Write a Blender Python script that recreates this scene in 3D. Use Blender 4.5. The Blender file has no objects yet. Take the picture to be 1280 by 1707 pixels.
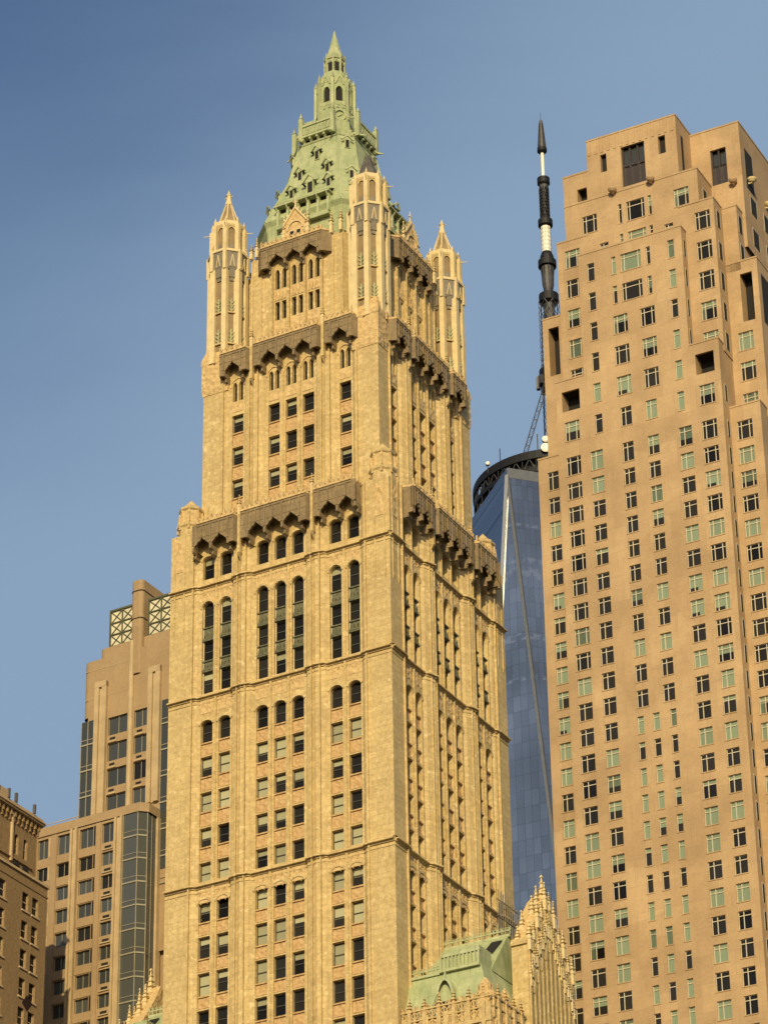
import bpy, math, random
from mathutils import Vector, Matrix
R = math.radians
rnd = random.Random(7)
S = bpy.context.scene
COL = S.collection

# ------------------------------------------------------------------ camera
FPX, TH, RO = 5694.73, R(29.8715), R(-0.929)
fw = Vector((0, math.cos(TH), math.sin(TH))); rt = Vector((1, 0, 0)); up = rt.cross(fw)
c_, s_ = math.cos(RO), math.sin(RO)
rt, up = c_ * rt + s_ * up, -s_ * rt + c_ * up
cam = bpy.data.cameras.new('camera')
cam.sensor_fit = 'HORIZONTAL'; cam.sensor_width = 36.0
cam.lens = FPX / 1280 * 36.0
cam.clip_start = 0.5; cam.clip_end = 9000
co = bpy.data.objects.new('camera', cam); COL.objects.link(co)
mw = Matrix((rt, up, -fw)).transposed().to_4x4(); mw.translation = (0, 0, 1.7)
co.matrix_world = mw
S.camera = co

# ------------------------------------------------------------------ light
SUN_EL, SUN_AZ = 24.0, 185.0
W = bpy.data.worlds.new('World'); S.world = W; W.use_nodes = True
nt = W.node_tree
bg = nt.nodes['Background']; sky = nt.nodes.new('ShaderNodeTexSky')
sky.sky_type = 'NISHITA'; sky.sun_disc = False
sky.sun_elevation = R(SUN_EL); sky.sun_rotation = R(SUN_AZ)
sky.altitude = 0; sky.air_density = 1.0; sky.dust_density = 1.6; sky.ozone_density = 3.0
bg.inputs[1].default_value = 0.108
# a thin veil of high cirrus over the blue: clear towards the upper left, faintly streaked elsewhere
gv = ((rt * 0.6 - up * 0.8)).normalized()
tcw = nt.nodes.new('ShaderNodeTexCoord')
dp = nt.nodes.new('ShaderNodeVectorMath'); dp.operation = 'DOT_PRODUCT'; dp.inputs[1].default_value = gv
nt.links.new(tcw.outputs['Generated'], dp.inputs[0])
mpw = nt.nodes.new('ShaderNodeMapping'); mpw.inputs['Rotation'].default_value = (0.3, 0.9, 0.5); mpw.inputs['Scale'].default_value = (5, 26, 7)
nt.links.new(tcw.outputs['Generated'], mpw.inputs[0])
nz = nt.nodes.new('ShaderNodeTexNoise'); nz.inputs['Scale'].default_value = 1.0; nz.inputs['Detail'].default_value = 5; nt.links.new(mpw.outputs[0], nz.inputs['Vector'])
ma = nt.nodes.new('ShaderNodeMath'); ma.operation = 'MULTIPLY_ADD'; ma.inputs[1].default_value = 0.085
nt.links.new(nz.outputs[0], ma.inputs[0]); nt.links.new(dp.outputs['Value'], ma.inputs[2])
mr = nt.nodes.new('ShaderNodeMapRange'); mr.interpolation_type = 'SMOOTHSTEP'
mr.inputs['From Min'].default_value = -0.152; mr.inputs['From Max'].default_value = 0.003; mr.inputs['To Max'].default_value = 0.9
nt.links.new(ma.outputs[0], mr.inputs['Value'])
mxw = nt.nodes.new('ShaderNodeMix'); mxw.data_type = 'RGBA'; mxw.inputs[7].default_value = (2.46, 3.50, 4.85, 1)
dpf = nt.nodes.new('ShaderNodeVectorMath'); dpf.operation = 'DOT_PRODUCT'; dpf.inputs[1].default_value = fw
nt.links.new(tcw.outputs['Generated'], dpf.inputs[0])
mrf = nt.nodes.new('ShaderNodeMapRange'); mrf.interpolation_type = 'SMOOTHSTEP'; mrf.inputs['From Min'].default_value = 0.55; mrf.inputs['From Max'].default_value = 0.95
nt.links.new(dpf.outputs['Value'], mrf.inputs['Value'])
mlf = nt.nodes.new('ShaderNodeMath'); mlf.operation = 'MULTIPLY'; nt.links.new(mr.outputs[0], mlf.inputs[0]); nt.links.new(mrf.outputs[0], mlf.inputs[1])
nt.links.new(mlf.outputs[0], mxw.inputs[0]); nt.links.new(sky.outputs[0], mxw.inputs[6]); nt.links.new(mxw.outputs[2], bg.inputs[0])
sl = bpy.data.lights.new('sun', 'SUN'); sl.energy = 4.15; sl.angle = R(0.5); sl.color = (1.0, 0.815, 0.465)
so = bpy.data.objects.new('sun', sl); COL.objects.link(so)
az, el = R(SUN_AZ), R(SUN_EL)
to_sun = Vector((math.sin(az) * math.cos(el), math.cos(az) * math.cos(el), math.sin(el)))
so.rotation_euler = (-to_sun).to_track_quat('-Z', 'Y').to_euler()
so.location = (0, -60, 200)
S.view_settings.view_transform = 'Standard'; S.view_settings.look = 'None'
S.view_settings.exposure = 0.0; S.view_settings.gamma = 1.0

# ------------------------------------------------------------------ materials
MATS = {}
def newmat(name):
    m = bpy.data.materials.new(name); m.use_nodes = True
    n = m.node_tree.nodes; l = m.node_tree.links
    return m, n, l, n['Principled BSDF']
def wallvec(n, l):
    tc = n.new('ShaderNodeTexCoord'); sp = n.new('ShaderNodeSeparateXYZ'); l.new(tc.outputs['Object'], sp.inputs[0])
    ad = n.new('ShaderNodeMath'); ad.operation = 'ADD'; l.new(sp.outputs[0], ad.inputs[0]); l.new(sp.outputs[1], ad.inputs[1])
    cb = n.new('ShaderNodeCombineXYZ'); l.new(ad.outputs[0], cb.inputs[0]); l.new(sp.outputs[2], cb.inputs[1])
    return tc, cb
def mixcol(n, l, a, b, fac, typ='MIX'):
    m = n.new('ShaderNodeMix'); m.data_type = 'RGBA'; m.blend_type = typ
    for k, v in ((6, a), (7, b)):
        if isinstance(v, tuple): m.inputs[k].default_value = v
        else: l.new(v, m.inputs[k])
    if isinstance(fac, float): m.inputs[0].default_value = fac
    else: l.new(fac, m.inputs[0])
    return m.outputs[2]
def ramp(n, l, src, p0, p1, c0=(0, 0, 0, 1), c1=(1, 1, 1, 1)):
    r = n.new('ShaderNodeValToRGB'); l.new(src, r.inputs[0])
    r.color_ramp.elements[0].position = p0; r.color_ramp.elements[1].position = p1
    r.color_ramp.elements[0].color = c0; r.color_ramp.elements[1].color = c1
    return r.outputs[0]
def noise(n, l, vec, scale, detail=4, rough=0.6):
    t = n.new('ShaderNodeTexNoise'); t.inputs['Scale'].default_value = scale; t.inputs['Detail'].default_value = detail
    t.inputs['Roughness'].default_value = rough; l.new(vec, t.inputs['Vector'])
    return t.outputs[0]
def stone(name, c, c2, stain, bw=1.3, bh=0.6, mort=0.012, joint=0.55, rough=0.8, stain_amt=0.5, bump=0.25, fleck=None, grain=.85, patch=0.0):
    """ashlar masonry: blocks of two tones, thin joints, vertical weather streaks and blotches"""
    m, n, l, P = newmat(name)
    tc, v = wallvec(n, l)
    b = n.new('ShaderNodeTexBrick'); l.new(v.outputs[0], b.inputs['Vector'])
    b.inputs['Scale'].default_value = 1.0; b.inputs['Brick Width'].default_value = bw; b.inputs['Row Height'].default_value = bh
    b.inputs['Mortar Size'].default_value = mort; b.inputs['Mortar Smooth'].default_value = 0.3; b.inputs['Bias'].default_value = 0.0
    b.inputs['Color1'].default_value = c + (1,); b.inputs['Color2'].default_value = c2 + (1,)
    b.inputs['Mortar'].default_value = tuple(x * joint for x in c) + (1,)
    mp = n.new('ShaderNodeMapping'); mp.inputs['Scale'].default_value = (1.0, 1.0, 0.13); l.new(tc.outputs['Object'], mp.inputs[0])
    st = ramp(n, l, noise(n, l, mp.outputs[0], 0.9, 6, 0.65), 0.42, 0.75)
    bl = ramp(n, l, noise(n, l, tc.outputs['Object'], 0.22, 6, 0.62), 0.40, 0.72)
    f = n.new('ShaderNodeMath'); f.operation = 'MULTIPLY'; l.new(st, f.inputs[0]); f.inputs[1].default_value = stain_amt
    f2 = n.new('ShaderNodeMath'); f2.operation = 'MULTIPLY'; l.new(bl, f2.inputs[0]); f2.inputs[1].default_value = stain_amt
    o = mixcol(n, l, b.outputs[0], stain + (1,), f.outputs[0])
    o = mixcol(n, l, o, stain + (1,), f2.outputs[0])
    fine = noise(n, l, tc.outputs['Object'], 2.6, 5, 0.7)
    o = mixcol(n, l, o, ramp(n, l, fine, 0.3, 0.72, (.66, .64, .60, 1), (1.16, 1.16, 1.16, 1)), grain, 'MULTIPLY')
    if patch:
        cell = n.new('ShaderNodeTexVoronoi'); cell.inputs['Scale'].default_value = 0.16; l.new(v.outputs[0], cell.inputs['Vector'])
        hs_ = n.new('ShaderNodeSeparateColor'); l.new(cell.outputs['Color'], hs_.inputs[0])
        o = mixcol(n, l, o, ramp(n, l, noise(n, l, v.outputs[0], 0.11, 5, 0.65), .35, .65, (.80, .78, .76, 1), (1.13, 1.13, 1.12, 1)), patch, 'MULTIPLY')
        o = mixcol(n, l, o, ramp(n, l, hs_.outputs[0], 0, 1, (.92, .90, .86, 1), (1.06, 1.06, 1.06, 1)), patch, 'MULTIPLY')
    if fleck:
        fl = ramp(n, l, noise(n, l, tc.outputs['Object'], 1.9, 4, 0.55), 0.58, 0.74)
        o = mixcol(n, l, o, fleck + (1,), fl)
    l.new(o, P.inputs['Base Color']); P.inputs['Roughness'].default_value = rough
    bp = n.new('ShaderNodeBump'); bp.inputs['Strength'].default_value = bump; bp.inputs['Distance'].default_value = 0.06
    hs = n.new('ShaderNodeMath'); hs.operation = 'SUBTRACT'; l.new(fine, hs.inputs[0]); l.new(b.outputs[1], hs.inputs[1])
    l.new(hs.outputs[0], bp.inputs['Height']); l.new(bp.outputs[0], P.inputs['Normal'])
    MATS[name] = m; return m
def relief(name, c, c2, scale=2.2, strength=0.9, rough=0.8):
    """carved terracotta: voronoi relief with darker hollows in the moulded pattern"""
    m, n, l, P = newmat(name)
    tc, v = wallvec(n, l)
    vo = n.new('ShaderNodeTexVoronoi'); vo.feature = 'F1'; vo.inputs['Scale'].default_value = scale; l.new(v.outputs[0], vo.inputs['Vector'])
    fine = noise(n, l, tc.outputs['Object'], 3.0, 5, 0.7)
    o = mixcol(n, l, c + (1,), c2 + (1,), ramp(n, l, fine, 0.35, 0.65))
    l.new(o, P.inputs['Base Color']); P.inputs['Roughness'].default_value = rough
    bp = n.new('ShaderNodeBump'); bp.inputs['Strength'].default_value = strength; bp.inputs['Distance'].default_value = 0.15
    l.new(vo.outputs[0], bp.inputs['Height']); l.new(bp.outputs[0], P.inputs['Normal'])
    MATS[name] = m; return m
def plain(name, c, rough=0.6, metal=0.0, var=0.25, scale=0.6, c2=None, bump=0.0, spec=0.5):
    m, n, l, P = newmat(name)
    tc = n.new('ShaderNodeTexCoord')
    f = noise(n, l, tc.outputs['Object'], scale, 6, 0.65)
    c2 = c2 or tuple(max(0, x * (1 - var)) for x in c)
    o = mixcol(n, l, c + (1,), c2 + (1,), ramp(n, l, f, 0.35, 0.68))
    l.new(o, P.inputs['Base Color']); P.inputs['Roughness'].default_value = rough; P.inputs['Metallic'].default_value = metal
    P.inputs['Specular IOR Level'].default_value = spec
    if bump:
        bp = n.new('ShaderNodeBump'); bp.inputs['Strength'].default_value = bump; bp.inputs['Distance'].default_value = 0.1
        l.new(noise(n, l, tc.outputs['Object'], scale * 4, 5, 0.7), bp.inputs['Height']); l.new(bp.outputs[0], P.inputs['Normal'])
    MATS[name] = m; return m
def glass(name, c, rough=0.06, spec=0.6, vary=0.5, wob=0.05, fold=0.0, coat=0.0):
    """window pane: the room, blind or curtain behind shows as the base, the sky as the gloss"""
    m, n, l, P = newmat(name)
    oi = n.new('ShaderNodeObjectInfo'); tc = n.new('ShaderNodeTexCoord')
    hi = tuple(min(1, x * (1 + vary)) for x in c) + (1,); lo = tuple(x * (1 - vary) for x in c) + (1,)
    o = mixcol(n, l, lo, hi, oi.outputs['Random'])
    if fold:
        wv = n.new('ShaderNodeTexWave'); wv.inputs['Scale'].default_value = 1.6; wv.inputs['Distortion'].default_value = 2.5
        l.new(tc.outputs['Object'], wv.inputs['Vector'])
        o = mixcol(n, l, o, tuple(x * (1 - fold) for x in c) + (1,), wv.outputs[0])
    l.new(o, P.inputs['Base Color']); P.inputs['Roughness'].default_value = rough; P.inputs['Specular IOR Level'].default_value = spec
    P.inputs['Coat Weight'].default_value = coat; P.inputs['Coat Roughness'].default_value = 0.05
    bp = n.new('ShaderNodeBump'); bp.inputs['Strength'].default_value = wob; bp.inputs['Distance'].default_value = 0.2
    l.new(noise(n, l, tc.outputs['Object'], 0.8, 2, 0.4), bp.inputs['Height']); l.new(bp.outputs[0], P.inputs['Normal'])
    MATS[name] = m; return m

stone('cream_terracotta', (.635, .478, .215), (.535, .392, .165), (.40, .285, .125), 1.25, 0.62, 0.018, 0.60, 0.75, 0.55, 0.3, fleck=(.70, .55, .29))
stone('grey_terracotta', (.60, .50, .30), (.54, .45, .27), (.40, .33, .2), 0.9, 0.62, 0.012, 0.7, 0.8, 0.5, 0.2)
relief('spandrel_terracotta', (.42, .25, .10), (.53, .36, .165), 2.4, 0.8)
relief('green_spandrel', (.09, .10, .055), (.15, .13, .07), 2.4, 0.8)
relief('carved_cream', (.61, .44, .20), (.45, .30, .13), 1.8, 0.9)
stone('brown_terracotta', (.31, .225, .115), (.25, .18, .092), (.17, .125, .07), 0.42, 1.3, 0.018, 0.6, 0.85, 0.6, 0.4)
def copper(name, c, dark, light, scale):
    """patinated copper sheet: pale bloom, darker runs down the slope, fine standing seams"""
    m, n, l, P = newmat(name)
    tc, v = wallvec(n, l)
    mp = n.new('ShaderNodeMapping'); mp.inputs['Scale'].default_value = (1.0, 1.0, 0.18); l.new(tc.outputs['Object'], mp.inputs[0])
    o = mixcol(n, l, c + (1,), light + (1,), ramp(n, l, noise(n, l, tc.outputs['Object'], scale, 6, 0.7), .42, .66))
    o = mixcol(n, l, o, dark + (1,), ramp(n, l, noise(n, l, mp.outputs[0], 1.6, 6, 0.7), .48, .74))
    b = n.new('ShaderNodeTexBrick'); b.inputs['Scale'].default_value = 1; b.inputs['Brick Width'].default_value = .9; b.inputs['Row Height'].default_value = 1.25; b.inputs['Mortar Size'].default_value = .022
    b.inputs['Color1'].default_value = (1, 1, 1, 1); b.inputs['Color2'].default_value = (.90, .93, .88, 1); b.inputs['Mortar'].default_value = (.72, .74, .70, 1); l.new(v.outputs[0], b.inputs['Vector'])
    o = mixcol(n, l, o, b.outputs[0], 0.9, 'MULTIPLY')
    l.new(o, P.inputs['Base Color']); P.inputs['Roughness'].default_value = .65
    bp = n.new('ShaderNodeBump'); bp.inputs['Strength'].default_value = .25; bp.inputs['Distance'].default_value = .08
    l.new(noise(n, l, tc.outputs['Object'], scale * 5, 5, .7), bp.inputs['Height']); l.new(bp.outputs[0], P.inputs['Normal'])
    MATS[name] = m
copper('copper_roof', (.325, .36, .18), (.205, .25, .125), (.43, .445, .25), .6)
copper('copper_trim', (.38, .40, .21), (.22, .255, .13), (.47, .48, .28), 1.1)
plain('void_and_shade', (.012, .010, .008), 0.9)  # near-black of openings; in a few places it paints shade
plain('turret_panel', (.27, .19, .09), 0.8, 0, .3, 0.8)
plain('turret_grey', (.225, .19, .135), 0.8, 0, .4, 0.8, bump=.4)
plain('lead_roof', (.11, .095, .08), 0.6, 0, .4, 0.8, bump=.3)
plain('white_terracotta', (.68, .535, .275), 0.7, 0, .2, 1.0)
plain('sash_dark', (.05, .042, .03), 0.5)
plain('sash_green', (.05, .06, .04), 0.5)
plain('sash_light', (.42, .38, .27), 0.5)
glass('pane_dark', (.016, .014, .010), 0.06, 0.18, 0.6, 0.06)
glass('pane_blind', (.33, .31, .18), 0.35, 0.4, 0.22, 0.03)
stone('buff_limestone', (.475, .33, .178), (.415, .283, .15), (.38, .25, .128), 3.1, 3.645, 0.020, 0.62, 0.8, 0.5, 0.08, grain=.35, patch=.75)
plain('tan_frame', (.60, .52, .36), 0.55)
glass('pane_curtain', (.225, .275, .175), 0.25, 0.35, 0.2, 0.03, 0.25)
glass('pane_curtain_dim', (.12, .15, .095), 0.2, 0.3, 0.3, 0.03, 0.35)
glass('pane_night', (.018, .016, .013), 0.06, 0.2, 0.6, 0.05)
glass('bronze_panel', (.055, .04, .032), 0.3, 0.5, 0.2, 0.02)
stone('sand_precast', (.365, .255, .135), (.35, .24, .125), (.30, .20, .10), 5.0, 3.3, 0.012, 0.75, 0.8, 0.45, 0.08, grain=.4, patch=.5)
plain('sand_trim', (.47, .345, .185), 0.7)
glass('pane_grey', (.055, .058, .052), 0.10, 0.5, 0.35, 0.06)
plain('mullion_pale', (.33, .29, .20), 0.5)
plain('lattice_green', (.10, .10, .045), 0.6)
plain('screen_cream', (.66, .60, .42), 0.8)
stone('umber_brick', (.315, .21, .098), (.28, .185, .085), (.225, .145, .066), 0.5, 0.22, 0.012, 0.8, 0.85, 0.5, 0.2)
plain('umber_trim', (.52, .38, .22), 0.8)
plain('black_steel', (.012, .0115, .012), 0.6, 0.0, .4, 0.8, spec=.3)
plain('grey_steel', (.075, .07, .07), 0.55, 0.1, .5, 1.2)
plain('dull_shaded_steel', (.14, .145, .15), 0.45, 0.3, .2)  # parapet steel; on the edge trim its darker tone is painted shade
plain('radome_white', (.80, .74, .60), 0.45, 0, .08)
plain('brushed_lit_steel', (.36, .36, .35), 0.4, 0.5, .15)  # edge trim with the light on it painted into the tone
plain('asphalt', (.05, .05, .05), 0.9, 0, .3, 0.3)
plain('bark', (.10, .07, .05), 0.9, 0, .4, 4.0, bump=.5)
plain('maroon_leaf', (.085, .04, .03), 0.7, 0, .5, 3.0)

def curtain_glass():
    """mirror curtain wall: pane grid and floor lines, each pane tilted and tinted a little differently"""
    m, n, l, P = newmat('mirror_glass')
    tc, v = wallvec(n, l)
    b = n.new('ShaderNodeTexBrick'); b.offset = 0.0; l.new(v.outputs[0], b.inputs['Vector'])
    b.inputs['Scale'].default_value = 1; b.inputs['Brick Width'].default_value = 1.9; b.inputs['Row Height'].default_value = 4.05
    b.inputs['Mortar Size'].default_value = 0.05; b.inputs['Mortar Smooth'].default_value = 0.2
    b.inputs['Color1'].default_value = (.36, .375, .38, 1); b.inputs['Color2'].default_value = (.45, .465, .47, 1); b.inputs['Mortar'].default_value = (.22, .23, .235, 1)
    f = noise(n, l, v.outputs[0], 0.035, 3, 0.5)
    o = mixcol(n, l, b.outputs[0], ramp(n, l, f, .35, .7, (.62, .62, .62, 1), (1, 1, 1, 1)), 1.0, 'MULTIPLY')
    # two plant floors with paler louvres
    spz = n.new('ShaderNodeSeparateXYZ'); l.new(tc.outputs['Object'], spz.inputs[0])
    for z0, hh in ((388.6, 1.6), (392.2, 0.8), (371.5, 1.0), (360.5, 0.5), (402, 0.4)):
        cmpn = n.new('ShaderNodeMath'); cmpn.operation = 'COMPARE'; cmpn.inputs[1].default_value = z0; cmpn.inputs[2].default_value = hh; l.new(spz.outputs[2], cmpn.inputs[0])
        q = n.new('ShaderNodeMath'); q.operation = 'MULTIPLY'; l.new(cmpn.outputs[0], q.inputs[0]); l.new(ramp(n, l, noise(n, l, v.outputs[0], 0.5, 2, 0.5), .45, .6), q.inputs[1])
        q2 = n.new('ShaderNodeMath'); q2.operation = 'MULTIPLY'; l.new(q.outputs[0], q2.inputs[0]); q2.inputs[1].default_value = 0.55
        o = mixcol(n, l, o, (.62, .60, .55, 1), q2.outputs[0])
    l.new(o, P.inputs['Base Color']); P.inputs['Metallic'].default_value = 0.9; P.inputs['Roughness'].default_value = 0.13
    bp = n.new('ShaderNodeBump'); bp.inputs['Strength'].default_value = 0.10; bp.inputs['Distance'].default_value = 0.1
    l.new(noise(n, l, v.outputs[0], 0.35, 3, 0.5), bp.inputs['Height']); l.new(bp.outputs[0], P.inputs['Normal'])
    MATS['mirror_glass'] = m
curtain_glass()

# ------------------------------------------------------------------ mesh builder
class Fr:
    """a facade frame: s runs left to right seen from outside, h outwards, z up"""
    def __init__(f, ox, oy, ex, ey): f.o = (ox, oy); f.e = (ex, ey); f.n = (ey, -ex)
    def __call__(f, s, h, z): return (f.o[0] + f.e[0] * s + f.n[0] * h, f.o[1] + f.e[1] * s + f.n[1] * h, z)
    @property
    def ang(f): return math.atan2(f.e[1], f.e[0])
class MB:
    def __init__(b, *mats): b.v = []; b.f = []; b.m = []; b.mats = list(mats) or ['cream_terracotta']; b.sm = []
    def mi(b, mat):
        if mat is None: return 0
        if mat not in b.mats: b.mats.append(mat)
        return b.mats.index(mat)
    def face(b, pts, mat=None, smooth=False):
        i = len(b.v); b.v.extend(pts); b.f.append(tuple(range(i, i + len(pts)))); b.m.append(b.mi(mat)); b.sm.append(smooth)
    def quad(b, F, s0, s1, z0, z1, h, mat=None): b.face([F(s0, h, z0), F(s1, h, z0), F(s1, h, z1), F(s0, h, z1)], mat)
    def box(b, F, s0, s1, h0, h1, z0, z1, mat=None):
        A = [F(s0, h0, z0), F(s1, h0, z0), F(s1, h1, z0), F(s0, h1, z0), F(s0, h0, z1), F(s1, h0, z1), F(s1, h1, z1), F(s0, h1, z1)]
        for q in ((0, 1, 2, 3), (7, 6, 5, 4), (3, 2, 6, 7), (1, 0, 4, 5), (0, 3, 7, 4), (2, 1, 5, 6)): b.face([A[i] for i in q], mat)
    def strip(b, F, poly, z0, z1, mat=None):
        for (a, ha), (c, hc) in zip(poly, poly[1:]): b.face([F(a, ha, z0), F(c, hc, z0), F(c, hc, z1), F(a, ha, z1)], mat)
    def band(b, F, poly, z0, z1, out, mat=None, slope=0.0):
        q = [(s, h + out) for s, h in poly]
        b.strip(F, q, z0, z1, mat)
        for i in range(len(poly) - 1):
            (a, ha), (c, hc) = poly[i], poly[i + 1]
            b.face([F(a, ha + out, z1), F(c, hc + out, z1), F(c, hc, z1 + slope), F(a, ha, z1 + slope)], mat)
            b.face([F(a, ha, z0), F(c, hc, z0), F(c, hc + out, z0), F(a, ha + out, z0)], mat)
        for (s, h) in (poly[0], poly[-1]): b.face([F(s, h, z0), F(s, h + out, z0), F(s, h + out, z1), F(s, h, z1)], mat)
    def loft(b, rings, mat=None, cap0=False, cap1=True, smooth=False):
        for r0, r1 in zip(rings, rings[1:]):
            n = len(r0)
            for i in range(n):
                j = (i + 1) % n
                q = [r0[i], r0[j], r1[j], r1[i]]
                if (Vector(r1[i]) - Vector(r1[j])).length < 1e-6: q = q[:3]
                b.face(q, mat, smooth)
        if cap1 and (Vector(rings[-1][0]) - Vector(rings[-1][1])).length > 1e-4: b.face(list(rings[-1]), mat)
        if cap0: b.face(list(reversed(rings[0])), mat)
    def ngon(b, cx, cy, n, prof, mat=None, rot=None, smooth=False, cap0=True):
        """prof: list of (radius, z)"""
        rot = math.pi / n if rot is None else rot
        rings = [[(cx + r * math.cos(rot + 2 * math.pi * i / n), cy + r * math.sin(rot + 2 * math.pi * i / n), z) for i in range(n)] for r, z in prof]
        b.loft(rings, mat, cap0, True, smooth)
    def bar(b, p, q, w, mat=None, w2=None, n=4):
        p = Vector(p); q = Vector(q); d = (q - p).normalized(); w2 = w if w2 is None else w2
        a = d.cross(Vector((0, 0, 1)));
        if a.length < 1e-3: a = Vector((1, 0, 0))
        a.normalize(); c = d.cross(a)
        ring = lambda o, r: [tuple(o + (a * math.cos(t) + c * math.sin(t)) * r) for t in [math.pi / n + 2 * math.pi * i / n for i in range(n)]]
        b.loft([ring(p, w), ring(q, w2)], mat, True, True)
    def pinnacle(b, x, y, z, r, h, mat=None, n=4, crockets=True):
        """square shaft, small gablets, a crocketed spirelet and a knob"""
        b.ngon(x, y, n, [(r, z), (r, z + h * .36), (r * 1.25, z + h * .38), (r * 1.25, z + h * .43), (r * .82, z + h * .45), (r * .12, z + h * .92), (r * .38, z + h * .94), (r * .30, z + h * .97), (0.01, z + h)], mat)
        if crockets:
            for k in range(3):
                t = .52 + .13 * k; rr = r * .82 * (1 - (t - .45) / .5) + .04
                b.ngon(x, y, n, [(rr * .8, z + h * t), (rr * 1.5 + .05, z + h * (t + .025)), (rr * .8, z + h * (t + .05))], mat)
    def build(b, name, parent=None, at=None):
        me = bpy.data.meshes.new(name); me.from_pydata(b.v, [], b.f); me.update()
        for m in b.mats: me.materials.append(MATS[m])
        me.polygons.foreach_set('material_index', b.m); me.polygons.foreach_set('use_smooth', b.sm)
        o = bpy.data.objects.new(name, me); COL.objects.link(o)
        if parent: o.parent = parent
        return o
def thing(name, label, cat, loc, rz, group=None):
    o = bpy.data.objects.new(name, None); COL.objects.link(o)
    o.location = loc; o.rotation_euler = (0, 0, rz); o['label'] = label; o['category'] = cat
    o.empty_display_size = 5
    if group: o['group'] = group
    return o
def arc_pts(w, zb, zt, kind):
    """half outline of an arch head: from the springing at the left to the apex, x in -w/2..0"""
    pts = []
    for i in range(7):
        t = i / 6
        if kind == 'point': a = t * math.pi / 2; pts.append((-w / 2 * math.cos(a) ** 1.15, zb + (zt - zb) * math.sin(a) ** 0.9))
        else: a = t * math.pi / 2; pts.append((-w / 2 * math.cos(a), zb + (zt - zb) * math.sin(a)))
    return pts
def wall(b, F, h, s0, s1, z0, z1, holes, depth, mat=None, jamb=None):
    """a wall plane with real openings; holes = (sa, sb, za, zb, arch kind or None, rise)"""
    xs = sorted({s0, s1} | {x for k in holes for x in k[:2] if s0 < x < s1})
    zs = sorted({z0, z1} | {x for k in holes for x in k[2:4] if z0 < x < z1})
    for xa, xb in zip(xs, xs[1:]):
        run = None
        for za, zb in zip(zs, zs[1:]):
            cx, cz = (xa + xb) / 2, (za + zb) / 2
            inside = any(k[0] < cx < k[1] and k[2] < cz < k[3] for k in holes)
            if inside:
                if run: b.quad(F, xa, xb, run[0], run[1], h, mat); run = None
            else: run = (run[0], zb) if run else (za, zb)
        if run: b.quad(F, xa, xb, run[0], run[1], h, mat)
    for sa, sb, za, zb, kind, rise in holes:
        g = h - depth
        zt = zb - rise if kind else zb
        b.face([F(sa, g, za), F(sa, h, za), F(sa, h, zt), F(sa, g, zt)][::-1], jamb or mat)
        b.face([F(sb, g, za), F(sb, h, za), F(sb, h, zt), F(sb, g, zt)], jamb or mat)
        b.face([F(sa, h, za), F(sb, h, za), F(sb, g, za), F(sa, g, za)][::-1], jamb or mat)
        if not kind: b.face([F(sa, h, zb), F(sb, h, zb), F(sb, g, zb), F(sa, g, zb)], jamb or mat)
        else:
            c = (sa + sb) / 2; P = arc_pts(sb - sa, zt, zb, kind); Q = P + [(-x, z) for x, z in P[::-1][1:]]
            for (x0, y0), (x1, y1) in zip(Q, Q[1:]):
                b.face([F(c + x0, h, y0), F(c + x1, h, y1), F(c + x1, h, zb), F(c + x0, h, zb)], mat)
                b.face([F(c + x0, h, y0), F(c + x1, h, y1), F(c + x1, g, y1), F(c + x0, g, y0)], jamb or mat)

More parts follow.
